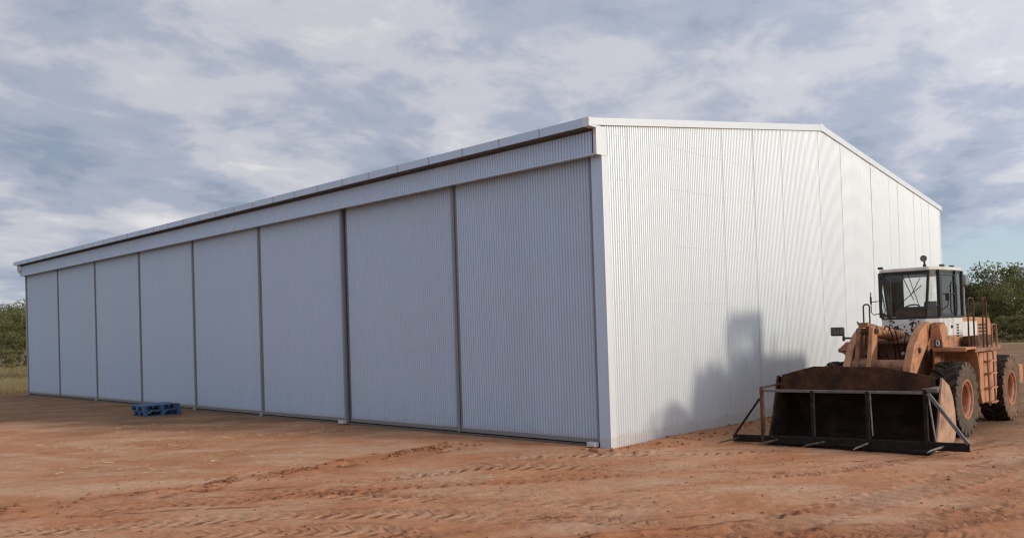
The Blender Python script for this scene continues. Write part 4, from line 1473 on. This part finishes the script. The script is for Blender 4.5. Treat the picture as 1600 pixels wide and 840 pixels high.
def blades(name, n, place, hgt, wid, mat):
    v, f = [], []
    r = random.Random(5)
    for i in range(n):
        x, y = place(r)
        z = ground_z(x, y)
        h = hgt * r.uniform(.4, 1.2)
        a = r.uniform(0, 6.28)
        dx, dy = math.cos(a) * wid, math.sin(a) * wid
        lx, ly = r.uniform(-.35, .35) * h, r.uniform(-.35, .35) * h
        b = len(v)
        v += [(x - dx, y - dy, z - .02), (x + dx, y + dy, z - .02), (x + lx, y + ly, z + h)]
        f.append((b, b + 1, b + 2))
    me = bpy.data.meshes.new(name)
    me.from_pydata(v, [], f)
    me.materials.append(MAT[mat])
    o = bpy.data.objects.new(name, me)
    col.objects.link(o)
    return o


def left_place(r):
    px = r.uniform(-120, 130)
    d = 42 + 22 * r.random() ** 1.3
    x, y = at(px, d)
    if x > -37.2:
        x = -37.2 - r.random() * 6
    return x, y


def left_place2(r):
    return at(r.uniform(-140, 140), r.uniform(60, 100))


tag(blades('dry_grass', 14000, left_place, .30, .02, 'dry_grass'), 'tufts of pale dry grass past the far end of the shed', 'grass', kind='stuff')
tag(blades('rough_pasture', 12000, left_place2, .45, .03, 'green_grass'), 'greenish rough pasture in front of the left trees', 'grass', kind='stuff')


def right_place(r):
    return at(r.uniform(1430, 1760), r.uniform(72, 95))


tag(blades('scrub_grass', 5000, right_place, .30, .03, 'green_grass'), 'rough dull grass along the foot of the scrub on the right', 'grass', kind='stuff')

# straw lying about on the soil
v, f = [], []
r = random.Random(3)
for c in range(46):
    cx, cy = at(r.choice((r.uniform(20, 560), r.uniform(150, 520))), r.uniform(14.5, 24))
    if cy > -.6:
        continue
    for k in range(r.randint(3, 16)):
        x, y = cx + r.gauss(0, .35), cy + r.gauss(0, .35)
        a = r.gauss(-.75, .8)
        l = r.uniform(.04, .15)
        z = ground_z(x, y) + .012
        dx, dy = math.cos(a) * l, math.sin(a) * l
        nx_, ny_ = -math.sin(a) * .006, math.cos(a) * .006
        b = len(v)
        v += [(x - dx - nx_, y - dy - ny_, z), (x + dx - nx_, y + dy - ny_, z + r.uniform(0, .02)), (x + dx + nx_, y + dy + ny_, z + .008), (x - dx + nx_, y - dy + ny_, z + .008)]
        f.append((b, b + 1, b + 2, b + 3))
so_ = MB().add(v, f).build('straw', 'straw', recalc=False)
tag(so_, 'scattered bits of pale straw on the soil before the doors', 'straw', kind='stuff')

# clods of turned earth: one joined mesh of small lumps along the windrow, tracks and wall foot


def clods(name, n, place, lo, hi, label, seed):
    r = random.Random(seed)
    v, f = [], []
    ico_v = [(-.53, 0, .85), (.53, 0, .85), (-.53, 0, -.85), (.53, 0, -.85), (0, .85, .53), (0, .85, -.53), (0, -.85, .53), (0, -.85, -.53), (.85, .53, 0), (-.85, .53, 0), (.85, -.53, 0), (-.85, -.53, 0)]
    ico_f = [(0, 4, 1), (0, 9, 4), (9, 5, 4), (4, 5, 8), (4, 8, 1), (8, 10, 1), (8, 3, 10), (5, 3, 8), (5, 2, 3), (2, 7, 3), (7, 10, 3), (7, 6, 10), (7, 11, 6), (11, 0, 6), (0, 1, 6), (6, 1, 10), (9, 0, 11), (9, 11, 2), (9, 2, 5), (7, 2, 11)]
    for i in range(n):
        x, y = place(r)
        s = lo + (hi - lo) * r.random() ** 3
        z = ground_z(x, y) + s * .2
        a = r.uniform(0, 6.28)
        sx, sy, sz_ = s * r.uniform(.7, 1.3), s * r.uniform(.7, 1.2), s * r.uniform(.5, .8)
        b = len(v)
        for p in ico_v:
            q = (p[0] * sx * r.uniform(.8, 1.2), p[1] * sy * r.uniform(.8, 1.2), p[2] * sz_)
            v.append((x + q[0] * math.cos(a) - q[1] * math.sin(a), y + q[0] * math.sin(a) + q[1] * math.cos(a), z + q[2]))
        f += [tuple(b + i_ for i_ in t) for t in ico_f]
    o = MB().add(v, f).build(name, 'clod', recalc=False)
    tag(o, label, 'soil', kind='stuff')
    return o


def sd_xy(s_, d_):
    return (CAM.x + s_ * Rv[0] + d_ * Fv[0], CAM.y + s_ * Rv[1] + d_ * Fv[1])


def wind(r):
    while True:
        s_ = r.uniform(-11, -.5)
        if r.random() < .08 + max(0, math.sin(s_ * 2.3 + 1.1 * math.sin(s_ * 5.1))) ** 2:
            break
    return sd_xy(s_, float(np.interp(s_, [p[0] for p in rp], [p[1] for p in rp])) + r.gauss(-.08, .30 + .15 * math.sin(s_ * 3.7)))


clods('soil_clods', 1300, wind, .006, .055, 'loose crumbly clods along the graded ridge in the left foreground', 1)
clods('soil_clods', 500, lambda r: (r.uniform(.05, 1.0), r.uniform(-.4, 14)), .008, .045, 'loose red clods along the foot of the end wall', 2)
clods('soil_clods', 1200, lambda r: sd_xy(r.uniform(-7, 9), r.uniform(8.8, 15)), .005, .022, 'small crumbs of red soil strewn over the tracked foreground', 3)
# a few clods big enough to pick out near the shed corner, left to right
big = [(-.32, -.52, .04), (-.05, -.55, .085), (.12, -.64, .05), (.38, -.52, .05), (.72, -.27, .035)]
words = ['small red soil clod left of the largest one at the shed corner', 'largest red soil clod in front of the shed corner', 'red soil clod close beside the largest one, to its right',
         'red soil clod below the white corner flashing, fourth from the left', 'rightmost small red soil clod near the shed corner']
for (x, y, s), lab in zip(big, words):
    o = clods('soil_clod', 1, lambda r: (x, y), s, s + .001, lab, 20 + int(s * 1000))
    del o['kind']
    o['category'] = 'soil clod'
    o['group'] = 'red clods near the shed corner'
